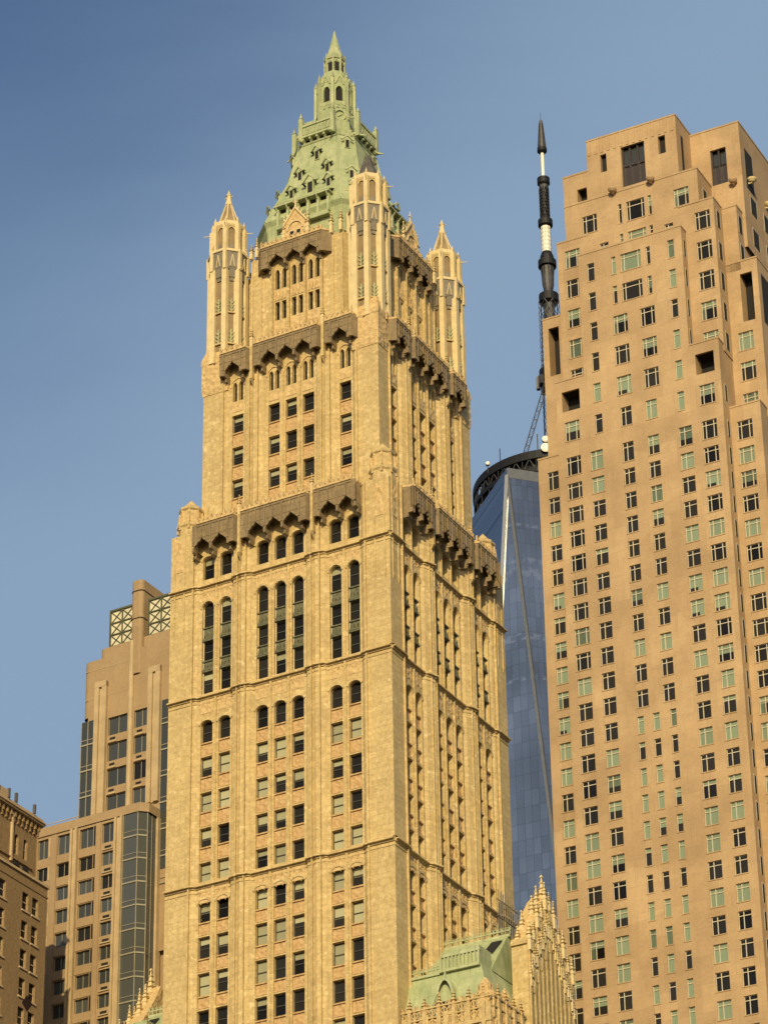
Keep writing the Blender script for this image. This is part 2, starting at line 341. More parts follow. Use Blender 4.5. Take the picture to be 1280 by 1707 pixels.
# ---- windows: pane + blind in one mesh, its frame a child; meshes shared between repeats
WM = {}
def win_mesh(w, h, style, var):
    key = (round(w, 2), round(h, 2), style, var)
    if key in WM: return WM[key]
    F = Fr(-w / 2, 0, 1, 0)
    def pane_part(P, z0, z1, mat, y=0.0): P.quad(F, 0, w, z0, z1, y, mat)
    fr = None
    if style in ('sash', 'green'):
        P = MB('pane_dark')
        cut = {'d': 0.0, 'f': 1.0, 'h': 0.55, 't': 0.28}[var]
        if cut < 1: pane_part(P, 0, h * (1 - cut), 'pane_dark')
        if cut > 0: pane_part(P, h * (1 - cut), h, 'pane_blind')
        m = 'sash_dark' if style == 'sash' else 'sash_green'
        fr = MB(m); t = .07
        for a, c, e, g in ((0, t, 0, h), (w - t, w, 0, h), (t, w - t, h * .5 - .05, h * .5 + .05), (t, w - t, 0, t), (t, w - t, h - t, h)):
            fr.box(F, a, c, .002, .07, e, g)
    elif style == 'lancet':
        P = MB('pane_dark'); pane_part(P, 0, h, 'pane_dark')
        fr = MB('sash_dark'); fr.box(F, 0, w, .002, .05, h * .55, h * .55 + .06)
    elif style[0] == 'p':      # pale frames with a transom: p1, p2, p3, p4 lights
        n = int(style[1]); P = MB('pane_night'); tz = h * .76
        top = 'pane_night' if var == 'd' else 'pane_curtain'
        cut = {'d': 0, 'g': 1, 'h': .5, 't': .24, 'q': .36, 'u': .72, 'm': 1, 'n': .62}[var]; cm = 'pane_curtain_dim' if var in 'mn' else 'pane_curtain'
        if cut < 1: pane_part(P, 0, h * (1 - cut), 'pane_night')
        if cut > 0: pane_part(P, h * (1 - cut), h, cm)
        if var == 'q': P.quad(F, 0, w * .3, 0, h * .64, .01, 'pane_curtain_dim')
        if var == 'u': P.quad(F, w * .62, w, 0, h, .01, 'pane_curtain')
        fr = MB('tan_frame'); t = .075
        for a, c, e, g in ((0, t, 0, h), (w - t, w, 0, h), (t, w - t, 0, t), (t, w - t, h - t, h), (t, w - t, tz - .05, tz + .05)):
            fr.box(F, a, c, .002, .09, e, g)
        cuts = {1: [], 2: [.40], 3: [.24, .76], 4: [.16, .84]}[n]
        for q in cuts: fr.box(F, w * q - .05, w * q + .05, .004, .10, t, h - t)
    elif style == 'grey':
        P = MB('pane_grey'); pane_part(P, 0, h, 'pane_grey' if var == 'd' else 'pane_night')
        fr = MB('mullion_pale'); t = .05
        for a, c, e, g in ((0, t, 0, h), (w - t, w, 0, h), (t, w - t, 0, t), (t, w - t, h - t, h), (w * .5 - .03, w * .5 + .03, t, h - t)):
            fr.box(F, a, c, .002, .06, e, g)
    else:
        P = MB('pane_dark'); pane_part(P, 0, h, 'pane_dark')
        fr = MB('umber_trim'); fr.box(F, 0, w, .002, .06, h * .5 - .05, h * .5 + .05)
        for a, c, e, g in ((0, .06, 0, h), (w - .06, w, 0, h)): fr.box(F, a, c, .002, .06, e, g)
    def me(b, nm):
        x = bpy.data.meshes.new(nm); x.from_pydata(b.v, [], b.f); x.update()
        for q in b.mats: x.materials.append(MATS[q])
        x.polygons.foreach_set('material_index', b.m); return x
    WM[key] = (me(P, 'window'), me(fr, 'frame'), P, fr)
    return WM[key]
WINQ = {}
def win(owner, F, s, h, z, w, hh, style, var='d'):
    WINQ.setdefault(owner, []).append((F, s, h, z, w, hh, style, var))
def place_windows(owner, root, cap=100):
    """the nearest 100 windows are parts of their own; the rest of the facade's windows one mesh"""
    mw_ = Matrix.Translation(root.location) @ Matrix.Rotation(root.rotation_euler.z, 4, 'Z')
    Q = WINQ.get(owner, [])
    def size(k):
        F, s, h, z, w, hh = k[:6]
        p = mw_ @ Vector(F(s, h, z)); n = (mw_.to_3x3() @ Vector((F.n[0], F.n[1], 0)))
        d = p - Vector((0, 0, 1.7)); D = d.length; q = d.dot(fw)
        x = 640 + FPX * d.dot(rt) / q; y = 853.5 - FPX * d.dot(up) / q
        vis = -20 < x < 1300 and -20 < y < 1727
        return (1 if vis else 1e-3) * w * hh * abs(n.dot(d)) / D ** 3
    Q = sorted(Q, key=size, reverse=True)
    rest = MB('pane_dark')
    for i, (F, s, h, z, w, hh, style, var) in enumerate(Q):
        pm, fm, P, fr = win_mesh(w, hh, style, var)
        if i < cap:
            o = bpy.data.objects.new('window', pm); COL.objects.link(o); o.parent = root
            o.location = F(s, h, z); o.rotation_euler = (0, 0, F.ang)
            g = bpy.data.objects.new('frame', fm); COL.objects.link(g); g.parent = o
        else:
            ca, sa = math.cos(F.ang), math.sin(F.ang); ox, oy, oz = F(s, h, z)
            for b in (P, fr):
                for f, m in zip(b.f, b.m):
                    rest.face([(ox + ca * b.v[k][0] - sa * b.v[k][1], oy + sa * b.v[k][0] + ca * b.v[k][1], oz + b.v[k][2]) for k in f], b.mats[m])
    if rest.f:
        o = rest.build('window', root); o['kind'] = 'stuff'

# ================================================================== ground and street
g = MB('asphalt'); FG = Fr(0, 0, 1, 0)
g.face([(-4500, -4500, 0), (4500, -4500, 0), (4500, 4500, 0), (-4500, 4500, 0)])
o = g.build('ground'); o['kind'] = 'structure'

# ================================================================== gothic terracotta tower
WR = thing('gothic_tower', 'ornate cream terracotta Gothic skyscraper with a green copper spire, the tallest in the middle', 'skyscraper', (0.5424, 298.67, 0), R(-28.79))
FF, FR_ = Fr(-26, 0, 1, 0), Fr(0, 0, 0, 1)
FL, FB = Fr(-26, 24.9, 0, -1), Fr(0, 24.9, -1, 0)
def hood(b, F, c, w, zt, rise, h, kind='seg', mat=None, k=.2):
    P = arc_pts(w + .1, zt - rise, zt + .05, kind); Q = P + [(-x, z) for x, z in P[::-1][1:]]
    O = [(x * (1 + 2 * k / w), z + k * (1.6 if abs(x) < .05 else 1)) for x, z in Q]
    for i in range(len(Q) - 1):
        a, c2, d, e = Q[i], Q[i + 1], O[i + 1], O[i]
        b.face([F(c + a[0], h + .11, a[1]), F(c + c2[0], h + .11, c2[1]), F(c + d[0], h + .11, d[1]), F(c + e[0], h + .11, e[1])], mat)
        b.face([F(c + a[0], h, a[1]), F(c + c2[0], h, c2[1]), F(c + c2[0], h + .11, c2[1]), F(c + a[0], h + .11, a[1])], mat)
        b.face([F(c + e[0], h + .11, e[1]), F(c + d[0], h + .11, d[1]), F(c + d[0], h, d[1]), F(c + e[0], h, e[1])], mat)
def chev(b, F, c, z, w, hh, h, mat=None, r=.055):
    b.bar(F(c - w / 2, h + .03, z), F(c, h + .09, z + hh), r, mat); b.bar(F(c + w / 2, h + .03, z), F(c, h + .09, z + hh), r, mat)
def pier_poly(a, c, h0, w, pj=0.0):
    m = c - a
    if pj: return [(a, h0 + w), (a + m * .10, h0 - .02), (a + m * .14, h0 + .02), (a + m * .30, h0 + pj * .55), (a + m * .33, h0 + pj * .45), (a + m * .54, h0 + pj), (a + m * .80, h0 - .02), (c, h0 + w)]
    if 0: return [(a, h0 + w), (a + .10, h0 + .05), (a + m * .27, h0 + pj * .55), (a + m * .34, h0 + pj * .5), (a + m * .40, h0 + pj), (a + m * .58, h0 + pj), (a + m * .66, h0 + pj * .5), (a + m * .73, h0 + pj * .55), (c - .10, h0 + .05), (c, h0 + w)]
    return [(a, h0 + w), (a + .22, h0 - .03), (a + m * .31, h0 + .07), (a + m * .36, h0 + .02), (a + m * .52, h0 + .17), (a + m * .70, h0 + .05), (c - .24, h0 - .03), (c, h0 + w)]
def shaft_face(b, F, s0, s1, h0, z0, z1, bays, groups, w, cw, blind, rec=-.33, strings=(), dep=.52, pj=0.0):
    """one face of a shaft tier: corner piers, prow-shaped middle piers, window bays with spandrels, strings"""
    polys = []; e0, e1 = bays[0][0], bays[-1][1]
    pl = [(s0, h0), (e0 - .75, h0), (e0 - .68, h0 - .06), (e0 - .4, h0 - .06), (e0 - .2, h0 - .15), (e0, h0 + rec)]
    pr = [(s0 + s1 - s, h) for s, h in pl[::-1]]
    polys = [pl] + [pier_poly(bays[i][1], bays[i + 1][0], h0, rec, pj) for i in range(len(bays) - 1)] + [pr]
    for p in polys: b.strip(F, p, z0, z1)
    for p in polys[1:-1]:
        m = p[0][0] + (p[-1][0] - p[0][0]) * .33
        for q in (m, p[0][0] + (p[-1][0] - p[0][0]) * .72): b.box(F, q - .06, q + .06, h0 - .02, h0 + .30 + pj * .2, z0, z1)
    for q in (e0 - .71, e1 + .71): b.box(F, q - .08, q + .08, h0 - .1, h0 + .20, z0, z1)
    full = [x for i, p in enumerate(polys) for x in p]
    hb = h0 + rec; gl = dep - .04
    for (a, c, cs) in bays:
        holes = []
        for cx in cs:
            for rows, arch, smat in groups:
                ww = w
                if arch == 'pair':
                    for dx in (-.37, .37):
                        (zb, zt), = rows; holes.append((cx + dx - .26, cx + dx + .26, zb, zt, 'point', .55))
                        win('w', F, cx + dx, hb - gl, zb, .52, zt - zb, 'lancet')
                    b.box(F, cx - .65, cx + .65, hb, hb + .05, rows[0][0] - 1.35, rows[0][0] - .12, 'carved_cream')
                    hood(b, F, cx, 1.5, rows[0][1] + .35, 1.0, hb, 'point', 'carved_cream', .16)
                    continue
                holes.append((cx - w / 2, cx + w / 2, rows[0][0], rows[-1][1], arch, .5 if arch == 'seg' else .75))
                for k, (zb, zt) in enumerate(rows):
                    v = blind(cx, zb, F)
                    win('w', F, cx, hb - gl, zb, w, zt - zb, 'green' if smat == 'green_spandrel' else 'sash', v)
                    sp = .22 if dep < .7 else .30
                    if k:
                        zl = rows[k - 1][1]
                        b.box(F, cx - w / 2, cx + w / 2, hb - dep - .05, hb - sp, zl + .02, zb - .02, smat)
                        b.box(F, cx - w / 2, cx + w / 2, hb - sp, hb - .08, zb - .16, zb - .02, smat)
                        b.box(F, cx - w / 2, cx + w / 2, hb - sp, hb - .04, zl + .06, zl + .20, None if smat != 'green_spandrel' else smat)
                        b.box(F, cx - w / 2, cx + w / 2, hb - sp, hb - .12, zl + .28, zl + .42, smat)
                        if smat == 'green_spandrel':
                            for q in (-.4, 0, .4): chev(b, F, cx + q, zl + .45, .3, .55, hb - .2, smat, .04)
                if smat == 'green_spandrel':
                    for q in (-w / 2 + .09, w / 2 - .09): b.box(F, cx + q - .035, cx + q + .035, hb - .32, hb - .2, rows[0][0], rows[-1][1] - .7, 'white_terracotta')
                if arch: hood(b, F, cx, w, rows[-1][1], .5 if arch == 'seg' else .75, hb, arch)
        wall(b, F, hb, a, c, z0, z1, holes, dep)
        for i in range(len(cs) - 1):      # slim colonnettes on the mullions
            m = (cs[i] + cs[i + 1]) / 2; b.box(F, m - .15, m + .15, hb, hb + .12, z0, z1); b.box(F, m - .07, m + .07, hb + .12, hb + .18, z0, z1)
        for (zs, gab) in strings:
            if gab:
                for cx in cs:
                    for q in (-.36, .36):
                        chev(b, F, cx + q, zs - .95, .42, .5, hb, 'carved_cream'); b.box(F, cx + q - .03, cx + q + .03, hb, hb + .06, zs - 1.9, zs - .6, 'carved_cream')
                    b.box(F, cx - .75, cx + .75, hb, hb + .035, zs - 1.75, zs - .1, 'carved_cream')
    for (zs, gab) in strings:
        b.band(F, full, zs - .02, zs + .10, .42, None, .3); b.band(F, full, zs - .20, zs - .02, .14)
        b.band(F, full, zs - .62, zs - .50, .07, None, .05)
    return full
def parapet(F, s0, s1, cs, p, hb, H, zb, za, zt, cant=.75, mat='brown_terracotta', post=1.15, thick=.26):
    b = MB(mat); A, B = s0 + cant, s1 - cant; D = za - zb; hw = p / 2
    bot = [(A, zb)]
    for c in cs:
        half = [(-hw + .07, 0), (-hw * .90, .22), (-hw * .84, .42), (-hw * .60, .56), (-hw * .52, .72), (-hw * .26, .80), (-hw * .16, .92), (0, 1.0)]
        bot += [(c + x, zb + D * t) for x, t in half] + [(c - x, zb + D * t) for x, t in half[::-1][1:]]
    bot += [(B, zb)]
    for (a, za_), (c, zc) in zip(bot, bot[1:]):
        if c - a < 1e-5: continue
        b.face([F(a, H, za_), F(c, H, zc), F(c, H, zt), F(a, H, zt)])
        b.face([F(a, H - thick, za_), F(c, H - thick, zc), F(c, H, zc), F(a, H, za_)])
        b.face([F(a, H - thick, zt), F(c, H - thick, zt), F(c, H - thick, zc), F(a, H - thick, za_)])
    for s, t in ((A, s0), (B, s1)):
        q = [F(s, H, zb), F(t, hb, zb + .1), F(t, hb, zt), F(s, H, zt)]
        b.face(q if s == B else q[::-1])
        b.face([F(s, H, zb), F(s, hb, zb), F(t, hb, zb)])
    for c in (cs[0] - hw, *[(x + hw) for x in cs]):   # pendants
        b.box(F, c - .11, c + .11, hb, H + .04, zb - .12, zb + .4); b.box(F, c - .09, c + .09, hb, H - .5, zb - .6, zb - .12)
        b.box(F, c - .09, c + .09, H, H + .09, zb + .6, zt - .1)
    b.box(F, A, B, H, H + .07, zt - .32, zt - .14); b.box(F, A, B, H, H + .04, za + .10, za + .18)
    for c in cs:
        for q in (-1, 1):
            b.bar(F(c + q * hw * .5, H + .02, zb + D * .62), F(c + q * hw * .5, H + .02, zt - .35), .05)
        b.bar(F(c, H + .05, za), F(c, H + .05, zt - .2), .08)
    b.face([F(s0, hb, zt - .12), F(s1, hb, zt - .12), F(B, H - thick, zt - .12), F(A, H - thick, zt - .12)][::-1])
    b.face([F(A, H, zt), F(B, H, zt), F(s1, hb, zt), F(s0, hb, zt)])
    o = b.build('parapet', WR)
    c = MB('carved_cream'); pl = [(s0, hb), (A, H), (B, H), (s1, hb)]
    c.band(F, pl, zt, zt + .22, .10)
    n = max(2, int((B - A) / .55))
    for i in range(n + 1):
        s = A + (B - A) * i / n
        c.box(F, s - .07, s + .07, H - .2, H - .02, zt + .22, zt + .62 + (.3 if i % 3 == 0 else .18 * rnd.random()))
        if i < n:
            s2 = A + (B - A) * (i + 1) / n
            c.bar(F(s, H - .1, zt + .25), F((s + s2) / 2, H - .1, zt + .7), .07); c.bar(F(s2, H - .1, zt + .25), F((s + s2) / 2, H - .1, zt + .7), .07)
    c.build('cresting', o)
    return o
def blind_low(cx, z, F):
    if F is not FF: return 'd'
    r = rnd.random()
    if z > 157: return 't' if r < .2 else 'd'
    if z > 150: return 'd' if r < .8 else 't'
    if 136 < z < 150: return 'f' if r < .38 else 'h' if r < .62 else 't' if r < .8 else 'd'
    return 'f' if r < .3 else 'h' if r < .5 else 't' if r < .65 else 'd'
def blind_up(cx, z, F): return 't' if rnd.random() < .4 else 'd'
# --- main shaft
b = MB('cream_terracotta', 'spandrel_terracotta', 'green_spandrel', 'carved_cream')
RB = [(114.3, 116.5), (118.2, 120.3), (122.0, 124.2), (125.8, 128.05), (129.7, 131.85), (133.5, 135.8)]
RC = [(137.75, 139.75), (141.55, 143.5), (145.4, 147.4), (149.25, 151.35), (153.05, 155.4)]
RD = [(158.5, 160.95), (162.35, 164.5), (166.2, 169.05)]
RE = [(171.7, 174.35)]
G1 = [(RB, 'seg', 'spandrel_terracotta'), (RC, 'seg', 'spandrel_terracotta'), (RD, 'point', 'green_spandrel'), (RE, 'seg', None)]
BF = [(3.5, 7.4, [4.4, 6.5]), (9.9, 16.1, [10.92, 13.0, 15.08]), (18.6, 22.5, [19.5, 21.6])]
BS = [(3.1, 6.85, [4.0, 5.95]), (9.45, 15.45, [10.4, 12.45, 14.5]), (18.05, 21.8, [18.95, 20.9])]
ST = [(137.2, True), (158.0, True), (170.8, True), (116.9, False)]
shaft_face(b, FF, 0, 26, 0, 100, 177.6, BF, G1, 1.38, 3, blind_low, strings=ST)
shaft_face(b, FR_, 0, 24.9, 0, 100, 177.6, BS, G1, 1.34, 3, blind_low, strings=ST, dep=.78, pj=.42)
b.quad(FL, 0, 24.9, 0, 177.6, 0); b.quad(FB, 0, 26, 0, 177.6, 0)
b.quad(FF, 0, 26, 0, 100, 0); b.quad(FR_, 0, 24.9, 0, 100, 0)
b.face([(-26, 0, 177.3), (0, 0, 177.3), (0, 24.9, 177.3), (-26, 24.9, 177.3)])
# ornate colonnettes hanging on the corner piers under the top string
for F, L in ((FF, 26), (FR_, 24.9)):
    for s in (.55, 1.7, L - .55, L - 1.7):
        b.box(F, s - .09, s + .09, 0, .10, 166.5, 177.6); b.bar(F(s, .05, 166.5), F(s, .05, 165.8), .14, None, .02)
    for s in (1.1, L - 1.1):
        chev(b, F, s, 175.2, .9, 1.4, 0, 'carved_cream', .08); b.box(F, s - .75, s + .75, 0, .05, 173.2, 177, 'carved_cream')
b.build('shaft_wall', WR)
for F, L, B3 in ((FF, 26, BF), (FR_, 24.9, BS)):
    m0 = (B3[0][1] + B3[1][0]) / 2; m1 = (B3[1][1] + B3[2][0]) / 2
    parapet(F, B3[0][0] - .15, m0 - .04, B3[0][2], 2.1, -.33, 1.12, 174.55, 175.9, 177.65, .42)
    parapet(F, m0 + .04, m1 - .04, B3[1][2], 2.08, -.33, 1.12, 174.55, 175.9, 177.65, .42)
    parapet(F, m1 + .04, B3[2][1] + .15, B3[2][2], 2.1, -.33, 1.12, 174.55, 175.9, 177.65, .42)
def stub(x, y, z, r, k=1.0, name='corner_pinnacle'):
    b = MB('cream_terracotta', 'carved_cream')
    b.ngon(0, 0, 8, [(r, -1.5 * k), (r, 1.5 * k), (r * 1.12, 1.7 * k), (r * 1.12, 2.0 * k), (r * .86, 2.2 * k), (r * .86, 3.7 * k), (r * .98, 3.85 * k), (r * .98, 4.1 * k), (r * .55, 4.6 * k), (r * .2, 5.2 * k), (.02, 5.5 * k)])
    for i in range(8):
        a = math.pi / 8 + i * math.pi / 4
        b.pinnacle(r * math.cos(a), r * math.sin(a), 1.2 * k, .16, 2.2 * k, 'carved_cream', 4, False)
        b.bar((r * .93 * math.cos(a), r * .93 * math.sin(a), -1.5 * k), (r * .88 * math.cos(a), r * .88 * math.sin(a), 4.2 * k), .11, 'carved_cream')
    o = b.build(name, WR); o.location = (x, y, z); return o
for x, y in ((-24.55, 1.45), (-1.45, 1.45), (-1.45, 23.45), (-24.55, 23.45)): stub(x, y, 177.3, 1.35, .95)
# --- second tier
b = MB('cream_terracotta', 'spandrel_terracotta', 'carved_cream')
R2 = [(178.1, 180.2), (182.1, 184.2), (186.1, 188.2), (190.1, 192.2)]
G2 = [(R2, None, 'spandrel_terracotta'), ([(193.95, 196.35)], 'pair', None)]
BF2 = [(5.5, 7.3, [6.4]), (9.9, 16.1, [10.9, 13.0, 15.1]), (18.7, 20.5, [19.6])]
BS2 = [(5.2, 7.0, [6.1]), (9.35, 15.55, [10.35, 12.45, 14.55]), (17.9, 19.7, [18.8])]
shaft_face(b, FF, 2.25, 23.75, -2.25, 177.2, 199.4, BF2, G2, 1.38, 3, blind_up)
shaft_face(b, FR_, 2.25, 22.65, -2.25, 177.2, 199.4, BS2, G2, 1.34, 3, blind_up, dep=.78, pj=.40)
b.quad(FL, 2.25, 22.65, 177, 199.4, -2.25); b.quad(FB, 2.25, 23.75, 177, 199.4, -2.25)
b.face([(-23.75, 2.25, 199.2), (-2.25, 2.25, 199.2), (-2.25, 22.65, 199.2), (-23.75, 22.65, 199.2)])
for x, y, sx, sy in ((-23.75, 2.25, 1, 1), (-2.25, 2.25, -1, 1), (-2.25, 22.65, -1, -1), (-23.75, 22.65, 1, -1)):
    cx, cy = x + 1.5 * sx, y + 1.5 * sy
    b.ngon(cx, cy, 4, [(2.2, 195.5), (2.35, 196.2), (2.35, 199.2), (2.45, 199.4), (2.45, 199.9), (1.9, 201.2), (1.75, 201.6)], 'carved_cream')
    for i in range(12):
        a = i * math.pi / 6; b.pinnacle(cx + 1.75 * math.cos(a), cy + 1.75 * math.sin(a), 199.2, .16, 1.9, 'carved_cream', 4, False)
b.build('upper_tier_wall', WR)
for F, L, B3 in ((FF, 26, BF2), (FR_, 24.9, BS2)):
    m0 = (B3[0][1] + B3[1][0]) / 2; m1 = (B3[1][1] + B3[2][0]) / 2
    parapet(F, B3[0][0] - 1.1, m0 - .04, [B3[0][2][0]], 2.1, -2.55, -1.25, 196.8, 198.2, 199.5, .45)
    parapet(F, m0 + .04, m1 - .04, B3[1][2], 2.1, -2.55, -1.25, 196.8, 198.2, 199.5, .45)
    parapet(F, m1 + .04, B3[2][1] + 1.1, [B3[2][2][0]], 2.1, -2.55, -1.25, 196.8, 198.2, 199.5, .45)
for F, B3, h, z0, z1 in ((FF, BF, .62, 173.2, 178.0), (FR_, BS, .62, 173.2, 178.0), (FF, BF2, -1.7, 195.6, 199.9), (FR_, BS2, -1.7, 195.6, 199.9)):
    for i in (0, 1):
        c0 = MB('cream_terracotta', 'white_terracotta'); m = (B3[i][1] + B3[i + 1][0]) / 2
        c0.box(F, m - .16, m + .16, h - .9, h + .14, z0, z1); c0.bar(F(m, h, z0 + .02), F(m, h - .6, z0 - .9), .2, None, .05); p = F(m, h, z1); c0.pinnacle(p[0], p[1], z1 - .3, .2, 2.4, 'white_terracotta'); c0.build('colonnette', WR)
# --- third tier: a cross-shaped top between four corner turrets
b = MB('cream_terracotta', 'carved_cream')
for F, m in ((FF, 13.0), (FR_, 12.45), (FL, 12.45), (FB, 13.0)):
    h = -3.9; holes = []
    front = F in (FF, FR_)
    a0, a1 = m - 5.8, m + 5.8
    if front:
        for cx in (m - 2.08, m, m + 2.08):
            for dx in (-.42, .42):
                for zb, zt, k in ((207.6, 210.15, 'point'), (203.6, 205.95, None)):
                    holes.append((cx + dx - .275, cx + dx + .275, zb, zt, k, .6)); win('w', F, cx + dx, h - .42, zb, .55, zt - zb, 'lancet')
            for z0, z1 in ((206.15, 207.45), (201.3, 203.45)):
                b.box(F, cx - .78, cx + .78, h, h + .06, z0, z1, 'carved_cream')
                for q in (-.4, 0, .4): chev(b, F, cx + q, z0 + .1, .34, 1.0, h + .06, 'carved_cream', .05)
            hood(b, F, cx, 1.7, 211.2, 1.3, h, 'point', 'carved_cream', .18)
        for s in (m - 3.12, m - 1.04, m + 1.04, m + 3.12):
            b.box(F, s - .17, s + .17, h, h + .28, 199.2, 210.6); b.box(F, s - .09, s + .09, h + .28, h + .36, 199.2, 210.2)
        for s in (m - 4.5, m + 4.5, m - 5.65, m + 5.65): b.box(F, s - .12, s + .12, h, h + .14, 199.2, 212.2)
    wall(b, F, h, a0, a1, 199.2, 212.5, holes, .5)
    b.face([F(a0, h, 199.2), F(a0, h, 212.5), F(a0 - .9, h - 1.7, 212.5), F(a0 - .9, h - 1.7, 199.2)])
    b.face([F(a1, h, 199.2), F(a1 + .9, h - 1.7, 199.2), F(a1 + .9, h - 1.7, 212.5), F(a1, h, 212.5)])
    b.quad(F, a0 - 2.2, a0 - .9, 199.2, 211.5, h - 1.7); b.quad(F, a1 + .9, a1 + 2.2, 199.2, 211.5, h - 1.7)
b.face([(-20.5, 5.5, 212.2), (-5.5, 5.5, 212.2), (-5.5, 19.4, 212.2), (-20.5, 19.4, 212.2)])
for F, m in ((FF, 13.0), (FR_, 12.45)): b.face([F(m - 6, -3.9, 212.45), F(m + 6, -3.9, 212.45), F(m + 6, -6, 212.45), F(m - 6, -6, 212.45)])
b.build('top_tier_wall', WR)
for F, m in ((FF, 13.0), (FR_, 12.45)):
    parapet(F, m - 5.0, m + 4.6, [m - 2.08, m, m + 2.08], 2.15, -3.95, -2.85, 210.1, 211.45, 212.75, 1.0)
    # traceried gable over the middle of the parapet
    g = MB('white_terracotta', 'carved_cream'); h = -3.2
    zb = 212.8
    g.box(F, m - 1.45, m + 1.45, h - .5, h - .28, zb, zb + 2.6, 'carved_cream')
    g.face([F(m - 1.45, h - .28, zb + 2.6), F(m + 1.45, h - .28, zb + 2.6), F(m, h - .28, zb + 4.4)], 'carved_cream')
    for q in (-.42, .42):
        g.box(F, m + q - .3, m + q + .3, h - .28, h - .26, zb + .3, zb + 1.6, None); g.box(F, m + q - .24, m + q + .24, h - .26, h - .25, zb + .35, zb + 1.5, 'void_and_shade')
    for q in (-1, 1):
        p = F(m + 1.5 * q, h - .4, zb); g.pinnacle(p[0], p[1], zb, .28, 3.9)
        g.bar(F(m + 1.5 * q, h - .2, zb + 2.4), F(m, h - .2, zb + 4.5), .12)
        for t in (.25, .5, .75): g.bar(F(m + 1.5 * q * (1 - t), h - .2, zb + 2.4 + 2.1 * t), F(m + 1.5 * q * (1 - t) + .2 * q, h - .2, zb + 2.75 + 2.1 * t), .10)
        for k in range(5):
            a, c = k / 5 * math.pi / 2, (k + 1) / 5 * math.pi / 2
            g.bar(F(m + q * .95 * math.cos(a), h - .2, zb + 1.6 + 1.1 * math.sin(a)), F(m + q * .95 * math.cos(c), h - .2, zb + 1.6 + 1.1 * math.sin(c)), .09)
    g.bar(F(m, h - .35, zb + 4.2), F(m, h - .35, zb + 6.0), .16, None, .05); g.bar(F(m - .3, h - .35, zb + 5.3), F(m + .3, h - .35, zb + 5.3), .08)
    for s, zz in ((m - 5.0, 2.6), (m + 4.4, 2.9), (m - 5.7, 2.0), (m + 5.6, 2.9), (m + 3.0, 1.6), (m - 3.2, 1.6)):
        p = F(s, h - .5, zb); q = MB('white_terracotta'); q.pinnacle(0, 0, 0, .24, zz); o = q.build('pinnacle', WR); o.location = (p[0], p[1], zb - .3)
    g.build('gable', WR)
